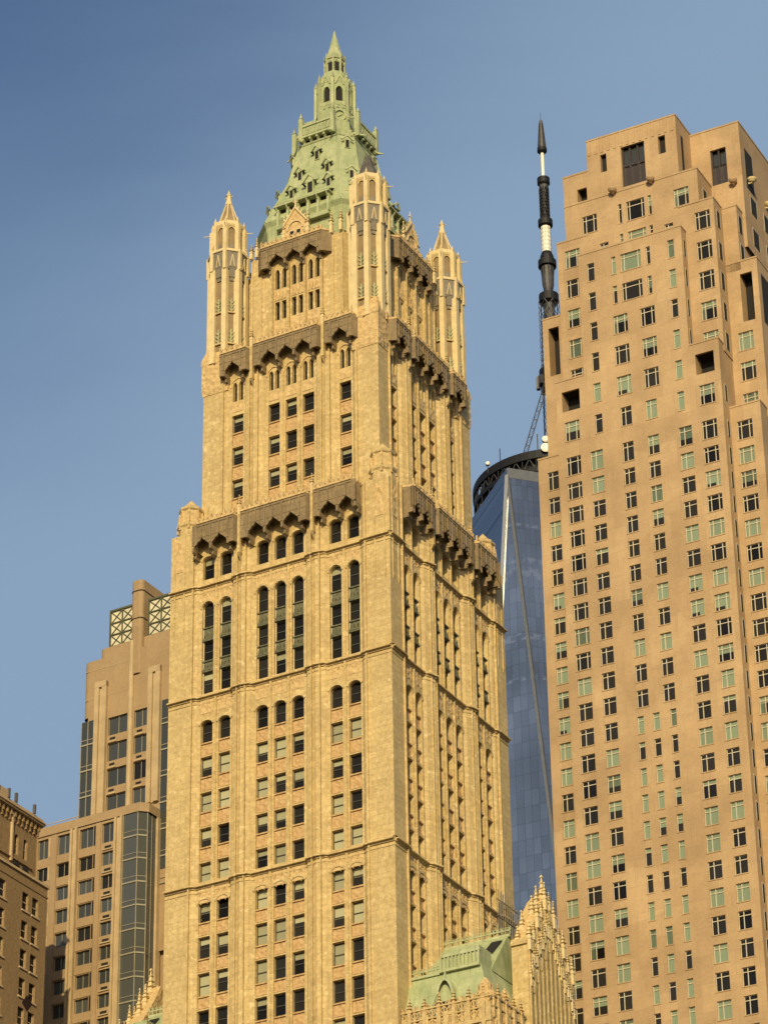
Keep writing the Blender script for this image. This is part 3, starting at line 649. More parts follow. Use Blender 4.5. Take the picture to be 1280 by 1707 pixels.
# --- the four corner turrets
def turret(x, y, lead=False):
    b = MB('turret_panel', 'cream_terracotta', 'turret_grey', 'white_terracotta', 'void_and_shade', 'copper_trim')
    k = 1 / math.cos(math.pi / 8)
    z0 = 199.3
    b.ngon(0, 0, 8, [(1.72 * k, z0), (1.72 * k, 211.3)], 'turret_panel')
    b.ngon(0, 0, 8, [(1.98 * k, 211.3), (2.05 * k, 213.55), (2.1 * k, 213.6), (2.1 * k, 213.8)], 'turret_grey')
    b.ngon(0, 0, 8, [(1.42 * k, 213.7), (1.42 * k, 217.3)], 'turret_panel')
    b.ngon(0, 0, 8, [(1.60 * k, 217.25), (1.72 * k, 217.45), (1.72 * k, 217.9), (1.5 * k, 218.05), (1.2, 218.1)], 'white_terracotta')
    for i in range(8):
        a = math.pi / 8 + i * math.pi / 4; ca, sa = math.cos(a), math.sin(a)
        rib = lambda r0, za, r1, zb, w, m: b.bar((r0 * k * ca, r0 * k * sa, za), (r1 * k * ca, r1 * k * sa, zb), w, m)
        wide = .46 if i % 2 else .40
        rib(1.74, z0, 1.74, 211.3, wide, 'white_terracotta'); rib(1.98, 211.2, 1.98, 213.9, .27, 'white_terracotta'); rib(1.64, 213.6, 1.64, 217.4, .34, 'white_terracotta')
        rib(1.95, 213.5, 1.66, 215.2, .2, 'cream_terracotta')
        b.pinnacle(1.62 * k * ca, 1.62 * k * sa, 217.5, .17, 1.1, 'white_terracotta', 4, False)
        # face between this vertex and the next
        am = a + math.pi / 8; F = Fr(0, 0, -math.sin(am), math.cos(am)); wf = 2 * 1.72 * math.tan(math.pi / 8)
        b.box(F, -.30, .30, 1.70, 1.96, 210.25, 211.3, 'turret_grey'); b.box(F, -.22, .22, 1.70, 1.86, 209.8, 210.25, 'turret_grey')
        b.face([F(-.42, 2.03, 211.5), F(.42, 2.03, 211.5), F(.42, 2.07, 213.3), F(-.42, 2.07, 213.3)], 'turret_grey')
        chev(b, F, 0, 211.6, .5, 1.5, 2.03, 'white_terracotta', .05); b.box(F, -.7, .7, 1.86, 2.16, 213.55, 213.85, 'white_terracotta')
        # pointed arch of the lantern stage
        P = arc_pts(.86, 216.2, 217.1, 'point'); Q = P + [(-q, z) for q, z in P[::-1][1:]]
        for (x0, y0), (x1, y1) in zip(Q, Q[1:]): b.face([F(x0, 1.56, y0), F(x1, 1.56, y1), F(x1, 1.56, 217.35), F(x0, 1.56, 217.35)], 'cream_terracotta')
        if i in (3,): b.box(F, -.43, .43, 1.40, 1.44, 213.9, 216.6, 'void_and_shade')
        if i in (1, 2, 5, 6, 7): b.box(F, -.43, .43, 1.40, 1.44, 213.9, 215.0, 'turret_grey')
        for zc in (205.9, 201.9):      # leafy bosses on the panels
            for q in (-1, 1):
                for t in range(3): b.bar(F(q * .05, 1.78, zc + .5 * t), F(q * .34, 1.92, zc + .28 + .5 * t), .07, 'copper_trim', .03)
            b.bar(F(-.42, 1.86, zc - .25), F(.42, 1.86, zc - .25), .12, 'cream_terracotta'); b.bar(F(0, 1.8, zc - .2), F(0, 1.8, zc + 1.6), .08, 'copper_trim')
    for a in (0, math.pi / 2, math.pi, -math.pi / 2):   # spout gargoyles
        a += math.pi / 8; b.bar((1.7 * math.cos(a), 1.7 * math.sin(a), 217.0), (2.75 * math.cos(a), 2.75 * math.sin(a), 217.0), .07, 'white_terracotta', .04)
    o = b.build('turret', WR); o.location = (x, y, 0)
    r = MB('lead_roof' if lead else 'turret_panel', 'white_terracotta')
    top = 221.35 if lead else 221.1
    r.ngon(0, 0, 8, [(1.28, 217.9), (.30 if not lead else .1, top)])
    for i in range(8):
        a = math.pi / 8 + i * math.pi / 4
        r.bar((1.3 * math.cos(a), 1.3 * math.sin(a), 217.95), (.3 * math.cos(a), .3 * math.sin(a), top), .09 if not lead else .05, None if lead else 'white_terracotta')
    r.build('turret_roof', o)
    if not lead:
        f = MB('white_terracotta')
        f.ngon(0, 0, 8, [(.42, 221.0), (.42, 221.3), (.30, 221.5), (.26, 222.2), (.34, 222.3), (.14, 222.6), (.02, 223.05)])
        for a in range(4): f.bar((0, 0, 222.0), (.55 * math.cos(a * math.pi / 2), .55 * math.sin(a * math.pi / 2), 222.15), .07, None, .03)
        f.build('finial', o)
turret(-21.9, 4.0); turret(-4.1, 4.0, True); turret(-4.1, 21.0); turret(-21.9, 21.0)
# --- copper crown
AX, AY = -13.0, 12.45
def octa(d, w, z): return [(AX + x, AY + y, z) for x, y in ((w, -d), (d, -w), (d, w), (w, d), (-w, d), (-d, w), (-d, -w), (-w, -d))]
PR = [(6.9, 4.6, 212.0), (7.03, 4.70, 216.2), (7.18, 4.78, 217.2), (7.50, 4.92, 217.75), (7.35, 4.86, 217.95), (6.35, 4.25, 220.4), (4.77, 3.27, 224.5), (3.85, 2.57, 229.4), (3.45, 2.2, 230.2)]
b = MB('copper_roof', 'copper_trim')
b.loft([octa(*p) for p in PR])
b.loft([octa(3.9, 2.58, 229.45), octa(3.98, 2.62, 229.6), octa(3.9, 2.58, 229.7)], 'copper_trim'); b.loft([octa(3.1, 2.0, 229.7), octa(3.35, 2.1, 230.9)], 'copper_roof')
for i, w in ((0, 1), (1, 1), (2, 1), (7, 1)):           # rolled hips
    for p, q in zip(PR[4:], PR[5:]):
        b.bar(octa(*p)[i], octa(*q)[i], .09, 'copper_trim')
crown = b.build('spire_roof', WR)
def cd(z): 
    pts = [(217.95, 7.35), (220.4, 6.35), (224.5, 4.77), (229.5, 3.85)]
    for (a, p), (c, q) in zip(pts, pts[1:]):
        if z <= c: return p + (q - p) * (z - a) / (c - a)
    return 3.8
def roof_dormer(F, s, z, w, h, m, wing=True):
    b = MB('copper_trim', 'void_and_shade'); d = -(m - cd(z)) if True else 0
    h0 = -(12.45 - cd(z))           # plane distance of the roof at this height
    b.box(F, s - w / 2, s + w / 2, h0 - .8, h0 + .22, z - h * .45, z + h * .5, 'copper_trim')
    b.quad(F, s - w * .34, s + w * .34, z - h * .40, z + h * .42, h0 + .225, 'void_and_shade')
    for q in (-1, 1):
        b.bar(F(s + q * w * 1.05, h0 + .42, z + h * .36), F(s, h0 + .5, z + h * .86), .15); b.bar(F(s + q * w * .75, h0 + .05, z + h * .25), F(s + q * w * .95, h0 + .45, z + h * .4), .12, 'void_and_shade')  # near-black bars paint the shade under the hood
        b.bar(F(s + q * w * .5, h0 + .22, z + h * .45), F(s + q * w * 1.25, h0 + .26, z + h * .42), .11)
    b.bar(F(s, h0 + .3, z + h * .8), F(s, h0 + .3, z + h * 1.1), .09, None, .03)
    b.build('dormer', crown)
for F, m in ((FF, 13.0), (Fr(-.55, 0, 0, 1), 12.45)):
    for u, z, w, h in ((12.83, 227.1, .62, 1.35), (11.22, 224.5, .62, 1.35), (14.78, 224.6, .62, 1.35), (10.45, 221.6, .62, 1.3), (12.8, 221.6, .9, 2.0), (15.2, 221.6, .62, 1.3)):
        roof_dormer(F, 26 - u if F is FF else u, z, w, h, m)
    # range of square lights standing on the eave under a sloping slab
    b = MB('copper_trim', 'void_and_shade', 'copper_roof'); h0 = -(12.45 - 7.55)
    s0, s1 = m - 3.1, m + 3.3
    b.box(F, s0, s1, h0 - 1.5, h0 - .45, 216.6, 219.3, 'void_and_shade'); b.box(F, s0 - .1, s1 + .1, h0 - .5, h0 + .12, 216.2, 216.75, 'copper_roof')
    b.face([F(s0 - .35, h0 + .42, 219.25), F(s1 + .35, h0 + .42, 219.25), F(s1 + .2, h0 - 1.5, 220.45), F(s0 - .2, h0 - 1.5, 220.45)], 'copper_trim')
    b.box(F, s0 - .35, s1 + .35, h0 - 1.3, h0 + .40, 219.05, 219.24, 'copper_trim')
    for k in range(6):
        s = s0 + (s1 - s0) * k / 5; b.box(F, s - .15, s + .15, h0 - .5, h0 + .04, 216.7, 219.05, 'copper_trim'); b.bar(F(s, h0 + .05, 218.6), F(s, h0 + .35, 219.05), .1, 'copper_trim')
    for s in (s0, s1): b.box(F, s - .16, s + .16, h0 - 1.5, h0 - .4, 216.6, 219.4, 'copper_roof')
    b.build('dormer', crown)
for sgn in (1, -1):                       # lights on the chamfered corners
    for z in (227.9, 222.6, 220.3):
        d = cd(z); w = d * .68; cx, cy = (d + w) / 2 * sgn, -(d + w) / 2
        F = Fr(AX + cx, AY + cy, math.cos(math.pi / 4), math.sin(math.pi / 4) * sgn)
        b = MB('copper_trim', 'void_and_shade'); b.box(F, -.3, .3, -.5, .2, z - .5, z + .7, 'copper_trim'); b.quad(F, -.2, .2, z - .45, z + .6, .205, 'void_and_shade')
        for q in (-1, 1): b.bar(F(q * .7, .25, z + .55), F(0, .3, z + 1.15), .12)
        b.build('dormer', crown)
# balconies round the foot of the lantern
for F, m in ((FF, 13.0), (FR_, 12.45), (FL, 12.45), (FB, 13.0)):
    b = MB('copper_trim', 'copper_roof', 'void_and_shade'); h = -(12.45 - 4.15) if F in (FF, FB) else -(13 - 4.15)
    b.box(F, m - 2.1, m + 2.1, h - 1.4, h + .18, 230.25, 230.5); b.box(F, m - 2.05, m + 2.05, h - .14, h + .06, 230.5, 231.75, 'copper_roof'); b.box(F, m - 2.15, m + 2.15, h - .2, h + .2, 231.7, 231.95)
    b.box(F, m - 2.0, m + 2.0, h - 1.4, h - .55, 229.5, 230.25, 'void_and_shade')  # near-black box paints the shade beneath the balcony floor
    for k in range(5):
        s = m - 1.8 + .9 * k; b.bar(F(s, h - .75, 229.3), F(s, h + .05, 230.2), .15); b.box(F, s - .12, s + .12, h - .7, h + .1, 229.95, 230.27)
        if k < 4:
            for q in (.25, .65): b.bar(F(s + q - .15, h + .08, 230.65), F(s + q + .1, h + .08, 231.6), .09, 'copper_trim'); b.bar(F(s + q + .1, h + .08, 230.65), F(s + q - .15, h + .08, 231.6), .06, 'copper_trim')
    for s in (m - 2.05, m + 2.05):
        b.box(F, s - .24, s + .24, h - .3, h + .22, 229.8, 232.9); p = F(s, h, 233); b.pinnacle(p[0], p[1], 232.6, .24, 1.3, None, 4, False)
        b.bar(F(s, h + .2, 229.9), F(s, h + 1.0, 229.5), .16, None, .06); b.bar(F(s, h - .2, 232.4), F(m + (s - m) * .6, h - 1.7, 233.6), .16)
    b.build('balcony', WR)
# lantern: eight-sided, two-light stage, flying buttresses, little upper lantern and needle
b = MB('copper_trim', 'copper_roof', 'void_and_shade'); k8 = 1 / math.cos(math.pi / 8)
def oc(r, z): return [(AX + r * k8 * math.cos(math.pi / 8 + i * math.pi / 4), AY + r * k8 * math.sin(math.pi / 8 + i * math.pi / 4), z) for i in range(8)]
b.loft([oc(2.25, 230.3), oc(2.25, 233.2), oc(2.0, 233.6), oc(1.95, 236.0)], 'copper_roof', False, False)
b.loft([oc(1.62, 236.0), oc(1.62, 239.6)], 'copper_roof'); b.loft([oc(1.98, 235.8), oc(2.05, 236.1), oc(1.9, 236.25)], 'copper_trim')
b.loft([oc(1.95, 239.0), oc(1.98, 239.5), oc(1.55, 239.9), oc(1.25, 241.0)], 'copper_roof')
b.loft([oc(1.0, 240.6), oc(1.0, 243.2)], 'copper_roof'); b.loft([oc(1.12, 243.0), oc(1.22, 243.35), oc(1.0, 243.7), oc(.62, 244.6), oc(.34, 245.9), oc(.06, 247.6)], 'copper_trim')
b.loft([oc(1.15, 240.75), oc(1.22, 241.0), oc(1.1, 241.1)], 'copper_trim')
for i in range(8):
    a = math.pi / 8 + i * math.pi / 4; ca, sa = math.cos(a), math.sin(a)
    P = lambda r, z: (AX + r * ca, AY + r * sa, z)
    b.bar(P(2.28, 233.2), P(2.22, 239.2), .21); b.bar(P(2.55, 230.4), P(2.30, 234.6), .2, None, .12)
    b.pinnacle(*P(2.2, 0)[:2], 238.9, .2, 1.5, 'copper_trim', 4, False)
    b.bar(P(2.15, 239.4), P(1.25, 241.0), .11); b.bar(P(1.15, 240.8), P(1.15, 243.2), .11); b.pinnacle(*P(1.2, 0)[:2], 243.1, .09, .9, None, 4, False)
    b.bar(P(.7, 244.4), P(.08, 247.2), .05)
    am = a + math.pi / 8; F = Fr(AX, AY, -math.sin(am), math.cos(am))
    b.quad(F, -.43, .43, 236.35, 238.2, 1.63, 'void_and_shade')
    Pq = arc_pts(.86, 237.5, 238.35, 'point'); Q = Pq + [(-x, z) for x, z in Pq[::-1][1:]]
    for (x0, y0), (x1, y1) in zip(Q, Q[1:]): b.face([F(x0, 1.92, y0), F(x1, 1.92, y1), F(x1, 1.92, 239.1), F(x0, 1.92, 239.1)], 'copper_roof'); b.face([F(x0, 1.92, y0), F(x1, 1.92, y1), F(x1, 1.62, y1), F(x0, 1.62, y0)], 'copper_roof')
    for q in (-.62, .62): b.box(F, q - .2, q + .2, 1.6, 1.92, 236.2, 239.1, 'copper_roof')
    chev(b, F, 0, 238.6, 1.0, 1.25, 1.95, None, .09); b.quad(F, -.27, .27, 241.2, 242.5, 1.01, 'void_and_shade')
    b.bar(F(-.3, 1.03, 242.4), F(0, 1.06, 242.85), .07); b.bar(F(.3, 1.03, 242.4), F(0, 1.06, 242.85), .07)
    for q in (-.35, .35): b.bar(F(q, 2.02, 235.2), F(q + .25, 2.02, 235.75), .09); b.bar(F(q + .25, 2.02, 235.2), F(q, 2.02, 235.75), .09)
    if i % 2 == 0:      # blind roundels and plain panels on alternate faces
        for t in range(12):
            a0, a1 = t * math.pi / 6, (t + 1) * math.pi / 6
            b.bar(F(.62 * math.cos(a0), 2.1, 234.1 + .72 * math.sin(a0)), F(.62 * math.cos(a1), 2.1, 234.1 + .72 * math.sin(a1)), .10)
        b.bar(F(-.3, 2.05, 233.9), F(.3, 2.05, 234.3), .08)
    else: b.box(F, -.6, .6, 1.9, 2.12, 232.6, 234.9, 'copper_roof')
b.build('lantern', WR)
# --- lower wings with copper mansards
def wing(mirror):
    X = (lambda u: -u) if not mirror else (lambda u: -(26 - u))
    def Q(pts): return [(X(u), d, z) for u, d, z in pts]
    b = MB('cream_terracotta', 'carved_cream')
    Fw = Fr(0.05, 0.7, 1, 0) if not mirror else Fr(-35.5, 0.7, 1, 0)
    ns = 9.45
    hol = [(s - .6, s + .6, z, z + 2.2, 'seg', .45) for s in (1.6, 3.6, 5.9, 7.9) for z in (106, 110.2, 114.2)]
    wall(b, Fw, 0, 0, ns, 0, 118.6, hol, .5)
    for h_ in hol: win('w', Fw, (h_[0] + h_[1]) / 2, -.45, h_[2], 1.2, 2.2, 'sash')
    for s in (.3, 2.6, 4.75, 6.9, ns - .3): b.box(Fw, s - .25, s + .25, 0, .25, 0, 118.8)
    b.band(Fw, [(0, 0), (ns, 0)], 117.0, 117.35, .35)
    if not mirror: Fs = Fr(9.5, 0.7, 0, 1)
    else: Fs = Fr(-35.5, 45, 0, -1)
    b.quad(Fs, 0, 44.3, 0, 118.6, 0); b.face(Q([(-9.5, .7, 118.4), (0, .7, 118.4), (0, 45, 118.4), (-9.5, 45, 118.4)]))
    # pierced parapet: rail, posts and tracery
    for Fp, L in ((Fw, ns),) + (((Fs, 6.5),) if not mirror else ()):
        n = int(L / .62)
        for i in range(n):
            s = .15 + i * .62
            b.box(Fp, s - .06, s + .06, -.02, .18, 117.4, 119.5 + (.5 if i % 2 == 0 else 0), 'carved_cream')
            for za, zc in ((117.45, 118.5), (118.5, 119.5)): b.bar(Fp(s, .1, za), Fp(s + .62, .1, zc), .06, 'carved_cream'); b.bar(Fp(s + .62, .1, za), Fp(s, .1, zc), .06, 'carved_cream')
            chev(b, Fp, s + .31, 119.4, .5, .55, .05, 'carved_cream', .06)
        b.box(Fp, 0, L, -.05, .22, 118.42, 118.56); b.box(Fp, 0, L, -.05, .24, 119.4, 119.55)
        for i in range(int(L / 1.55)):
            s = .9 + i * 1.55; b.box(Fp, s - .2, s + .2, -.05, .36, 113, 119.0); p = Fp(s, .14, 0); b.pinnacle(p[0], p[1], 118.4, .24, 2.5, 'carved_cream')
            for q_ in (-.45, .45): b.bar(Fp(s + q_, .1, 116.2), Fp(s + q_, .1, 117.3), .12, 'carved_cream')
    w = b.build('wing', WR)
    for u, d, z, r, h in ((-8.6, 1.2, 117.0, .75, 4.6), (-.6, 1.0, 116.0, .5, 3.2), (-9.0, 4.3, 118.5, .4, 3.0)):
        p = MB('carved_cream', 'cream_terracotta')
        p.ngon(0, 0, 8, [(r, 0), (r, h * .55), (r * 1.2, h * .58), (r * 1.2, h * .66), (r * .9, h * .7), (r * .95, h * .8), (r * .5, h * .92), (.05, h)])
        for i in range(8): a = i * math.pi / 4; p.pinnacle(r * math.cos(a), r * math.sin(a), h * .3, .14, h * .55, 'cream_terracotta', 4, False)
        o = p.build('pinnacle', w); o.location = (X(u), d, z)
    m = MB('copper_roof', 'copper_trim', 'void_and_shade')
    A = Q([(-9.1, 1.1, 118.7), (.0, 1.1, 118.7), (0, 16.8, 118.7), (-9.1, 16.8, 118.7)]); B = Q([(-7.5, 2.6, 123.7), (0, 2.6, 123.7), (0, 16.5, 123.7), (-7.5, 16.5, 123.7)])
    C = Q([(-7.2, 9.0, 128.9), (0, 9.0, 128.9), (0, 14, 128.9), (-7.2, 14, 128.9)]); D = Q([(-7.5, 4.6, 123.8), (0, 4.6, 123.8), (0, 16.4, 123.8), (-7.5, 16.4, 123.8)])
    m.loft([A, B]); m.loft([D, C])
    Fm = Fr(0, 0, 1, 0)
    def crest(x0, x1, y, z, hh):
        n = int((x1 - x0) / .42)
        m.box(Fm, x0, x1, -y - .12, -y + .16, z - .28, z, 'copper_trim')
        for i in range(n + 1):
            s = x0 + (x1 - x0) * i / n; m.bar((s, y, z), (s, y, z + hh * (1.25 if i % 2 == 0 else .85)), .05, 'copper_trim', .02)
            m.bar((s - .16, y, z + hh * .45), (s + .16, y, z + hh * .7), .045, 'copper_trim'); m.bar((s + .16, y, z + hh * .45), (s - .16, y, z + hh * .7), .045, 'copper_trim')
        m.box(Fm, x0, x1, -y - .04, -y + .04, z + hh * .35, z + hh * .45, 'copper_trim')
    xs = (lambda a, c: (min(X(a), X(c)), max(X(a), X(c))))
    crest(*xs(-3.3, 0), 2.5, 123.7, .95); crest(*xs(-7.4, 0), 9.0, 129.0, 1.05)
    # box bay with a balustrade on the deck
    x0, x1 = xs(-7.4, -3.4)
    m.box(Fm, x0 - .1, x1 + .1, -5, -2.15, 123.5, 123.8, 'copper_trim'); m.box(Fm, x0, x1, -4.9, -2.45, 123.8, 125.6, 'copper_roof'); m.box(Fm, x0 - .1, x1 + .1, -2.5, -2.3, 125.0, 125.25, 'copper_trim')
    for i in range(11): s = x0 + (x1 - x0) * i / 10; m.box(Fm, s - .07, s + .07, -2.45, -2.25, 123.8, 125.05, 'copper_trim')
    # pointed dormers low on the mansard
    for u in (-4.4, -1.0) if mirror else (-4.4,):
        x = X(u)
        m.box(Fm, x - .95, x + .95, -3.2, -1.15, 118.7, 120.5, 'copper_roof'); Pq = arc_pts(1.9, 120.2, 122.4, 'point'); Qq = Pq + [(-a, z) for a, z in Pq[::-1][1:]]
        for (a, za), (c, zc) in zip(Qq, Qq[1:]):
            m.face([(x + a, 1.0, za), (x + c, 1.0, zc), (x + c * .8, 1.0, zc - .25), (x + a * .8, 1.0, za - .25)], 'copper_trim')
            m.face([(x + a, 1.0, za), (x + c, 1.0, zc), (x + c, 3.4, zc), (x + a, 3.4, za)], 'copper_trim')
        m.face([(x + a, 1.5, z) for a, z in Qq], 'copper_roof'); m.quad(Fm, x - .75, x + .75, 119.3, 120.1, -1.14, 'void_and_shade')
        m.bar((x, 1.1, 122.2), (x, 1.3, 123.4), .16, 'copper_trim', .05)
        for q in (-1, 1): m.bar((x + q * 1.3, 1.0, 119.9), (x + q * .8, 1.0, 120.9), .15, 'copper_trim')
    # skylight in the upper slope
    x0, x1 = xs(-6.9, -5.7)
    sl_ = lambda t: (4.6 + 4.4 * t, 123.8 + 5.1 * t)
    m.face([(x0 - .25, sl_(.5)[0] - .12, sl_(.5)[1] + .08), (x1 - .25, sl_(.5)[0] - .12, sl_(.5)[1] + .08), (x1 + .1, sl_(.85)[0] - .12, sl_(.85)[1] + .08), (x0 + .1, sl_(.85)[0] - .12, sl_(.85)[1] + .08)], 'void_and_shade')
    m.build('mansard_roof', w)
    # tall traceried gable on the outer flank
    g = MB('carved_cream', 'cream_terracotta', 'void_and_shade', 'white_terracotta')
    Fg = Fr(10.0, 7.4, 0, 1) if not mirror else Fr(-36, 17, 0, -1)
    Lg = 9.6
    prof = [(0, 127.2), (.9, 128.4), (1.8, 130), (2.8, 131.6), (3.7, 132.8), (4.6, 133.6), (5.6, 131.8), (6.6, 130.4), (7.6, 129.1), (8.6, 127.9), (9.6, 126.8)]
    for (a, za), (c, zc) in zip(prof, prof[1:]):
        g.face([Fg(a, 0, 0), Fg(c, 0, 0), Fg(c, 0, zc), Fg(a, 0, za)]); g.face([Fg(c, -1.7, 100), Fg(a, -1.7, 100), Fg(a, -1.7, za), Fg(c, -1.7, zc)]); g.face([Fg(a, 0, za), Fg(c, 0, zc), Fg(c, -1.7, zc), Fg(a, -1.7, za)])
    g.face([Fg(0, -1.7, 0), Fg(0, 0, 0), Fg(0, 0, 127.6), Fg(0, -1.7, 127.6)], 'cream_terracotta'); g.face([Fg(Lg, 0, 0), Fg(Lg, -1.7, 0), Fg(Lg, -1.7, 126.8), Fg(Lg, 0, 126.8)], 'cream_terracotta')
    g.band(Fr(*Fg(0, -1.7, 0)[:2], *((1, 0) if not mirror else (-1, 0))), [(0, 0), (1.7, 0)], 126.9, 127.3, .2, 'cream_terracotta')
    for i in range(11):
        s = .3 + i * .9; zt = 0
        for (a, za), (c, zc) in zip(prof, prof[1:]):
            if a <= s <= c: zt = za + (zc - za) * (s - a) / (c - a)
        big = i % 2 == 0
        g.box(Fg, s - .15, s + .15, 0, .15, 100, zt - .4, 'cream_terracotta'); p = Fg(s, .1, 0); g.pinnacle(p[0], p[1], zt - 1.3, .30 if big else .22, 3.0 if big else 2.0, 'white_terracotta')
        if i < 10:
            g.box(Fg, s + .38, s + .76, .0, .02, 108, zt - 5.0, 'void_and_shade'); g.box(Fg, s + .55, s + .60, .02, .06, 108, zt - 5.2, 'cream_terracotta'); g.box(Fg, s + .42, s + .72, .0, .02, zt - 4.4, zt - 3.6, 'void_and_shade'); g.box(Fg, s + .45, s + .7, .0, .02, zt - 3.0, zt - 2.5, 'void_and_shade')
            for zz in (zt - 4.9, zt - 3.5, zt - 2.2):
                chev(g, Fg, s + .45, zz, .66, .75, .02, 'white_terracotta', .07)
                for q in (.25, .65): g.bar(Fg(s + q, .1, zz - .5), Fg(s + q, .1, zz + .2), .07, 'cream_terracotta')
            if rnd.random() < .5: g.box(Fg, s + .4, s + .75, .0, .03, zt - 2.6, zt - 2.2, 'void_and_shade')
    for i in range(26):
        s = .25 + i * .36; zt = 0
        for (a, za), (c, zc) in zip(prof, prof[1:]):
            if a <= s <= c: zt = za + (zc - za) * (s - a) / (c - a)
        p = Fg(s, .16, 0); g.pinnacle(p[0], p[1], zt - 3.6 - 1.4 * rnd.random(), .13, 1.9 + rnd.random(), 'white_terracotta', 4, True)
    p = Fg(4.6, -.5, 0); g.pinnacle(p[0], p[1], 131.2, .5, 4.6, 'white_terracotta'); p = Fg(.6, -1.3, 0); g.pinnacle(p[0], p[1], 126.6, .36, 2.6, 'white_terracotta'); p = Fg(1.6, -1.3, 0); g.pinnacle(p[0], p[1], 127.8, .36, 3.4, 'white_terracotta')
    for s, zz in ((3.5, 131.0), (5.7, 130.4), (2.5, 129.6), (6.8, 128.8)): p = Fg(s, -.6, 0); g.pinnacle(p[0], p[1], zz, .34, 3.3, 'white_terracotta')
    g.build('gable', w)
wing(False); wing(True)
# protective netting and rails rigged on the far corner, and the rail above it
b = MB('turret_panel', 'turret_grey')
for k in range(9): b.bar(FR_(20.5 + .5 * k, .35, 132.4), FR_(20.5 + .5 * k, .5, 139.5 - .1 * k), .06, 'turret_grey')
for k in range(4): b.bar(FR_(20.2, .45, 133 + 1.8 * k), FR_(24.9, .5, 133 + 1.8 * k), .06, 'turret_grey')
b.build('scaffold', WR)
place_windows('w', WR)

# ================================================================== limestone apartment tower
PR_ = thing('apartment_tower', 'buff limestone apartment tower with stepped top and many pale framed windows, tall on the right', 'skyscraper', (41.41, 383.73, 0), R(-27))
FP = Fr(0, 0, 1, 0)
LOW = [230.8 - 3.645 * k for k in range(23)]
UPR = [264.65, 259.85, 255.0, 250.1, 245.25, 240.35]
def vr():
    r = rnd.random()
    for k, v in (('d', .46), ('g', .28), ('m', .06), ('h', .05), ('t', .05), ('q', .04), ('u', .03), ('n', .03)):
        if r < v: return k
        r -= v
    return 'd'
b = MB('buff_limestone', 'bronze_panel', 'tan_frame', 'void_and_shade')
def mass(s0, s1, d, z0, z1, wins, back, loggias=(), cap=True, left=True, right=True):
    """a block: front wall with real window openings, plain flanks, coping"""
    h = -d; holes = []
    for (s, w, zt, hh, st) in wins:
        holes.append((s - w / 2, s + w / 2, zt - hh, zt, None, 0)); win('p', FP, s, h - .26, zt - hh, w, hh, st, vr())
        b.box(FP, s - w / 2 - .1, s + w / 2 + .1, h, h + .07, zt - hh - .14, zt - hh - .003, None)
    for (a, c, za, zb, dep) in loggias: holes.append((a, c, za, zb, None, 0))
    wall(b, FP, h, s0, s1, z0, z1, holes, .34)
    for (a, c, za, zb, dep) in loggias:
        b.box(FP, a - .02, c + .02, h - dep - .1, h - dep, za, zb, 'void_and_shade'); b.box(FP, a - .2, a, h - dep, h - .34, za, zb); b.box(FP, c, c + .2, h - dep, h - .34, za, zb); b.box(FP, a, c, h - dep, h - .34, zb, zb + .2, 'void_and_shade'); b.box(FP, a, c, h - dep, h - .34, za - .2, za)
    if right: b.face([(s1, d, z0), (s1, back, z0), (s1, back, z1), (s1, d, z1)])
    if left: b.face([(s0, back, z0), (s0, d, z0), (s0, d, z1), (s0, back, z1)])
    b.face([(s0, d, z1), (s1, d, z1), (s1, back, z1), (s0, back, z1)])
    if cap:
        b.box(FP, s0 - .05, s1 + .05, h - .5, h + .07, z1 - .03, z1 + .22); b.box(FP, s1 - .45, s1 + .07, -back, h - .5, z1 - .03, z1 + .22)
# main block: centre rises to 266, sides stop at 247
W0 = []
for k, z in enumerate([234.85] + LOW):
    hh = 2.8 if k == 0 else 2.42
    tri = z > 203
    W0 += [(-17.98, 2.1 if tri else 1.95, z, hh, 'p3' if tri else 'p2')]
mass(-20.1, -15.9, 0, 0, 247, W0 + [(-17.95, 2.1, 240.4, 3.0, 'p3')], 6, [(-19.25, -16.65, 242.1, 245.25, 2.2)], right=False)
W0 = []
for k, z in enumerate([240.35, 234.85] + LOW):
    hh = 2.9 if k < 2 else 2.42
    if k: W0 += [(-14.6, 1.8, z, hh, 'p2'), (-1.82, 1.85, z, hh, 'p2')]
    if z > 197: W0 += [(-10.05, 1.58, z, hh, 'p2'), (-6.4, 1.6, z, hh, 'p2')]
    else: W0 += [(-10.5, .86, z, hh, 'p1'), (-8.35, .92, z, hh, 'p1'), (-6.02, .84, z, hh, 'p1')]
for z in UPR: W0 += [(-14.05, 1.05, z, 2.9, 'p1'), (-2.15, .95, z, 2.9, 'p1')]
for z in UPR[:2]: W0 += [(-10.65, .62, z, 2.85, 'p1'), (-8.1, 3.0, z, 2.85, 'p4'), (-5.5, .6, z, 2.85, 'p1')]
for z in UPR[2:5]: W0 += [(-10.1, 2.1, z, 2.9, 'p3'), (-6.1, 2.1, z, 2.9, 'p3')]
mass(-15.9, -.5, 0, 0, 266.4, W0, 6)
W0 = [(1.6, 2.1 if z > 200 else 1.75, z, 2.8 if z > 232 else 2.42, 'p3' if z > 200 else 'p2') for z in [234.85] + LOW] + [(1.6, 2.15, 240.4, 3.0, 'p3')]
mass(-.5, 3.7, 0, 0, 247, W0, 6, [(.27, 2.9, 242.15, 245.35, 2.2)], left=False)
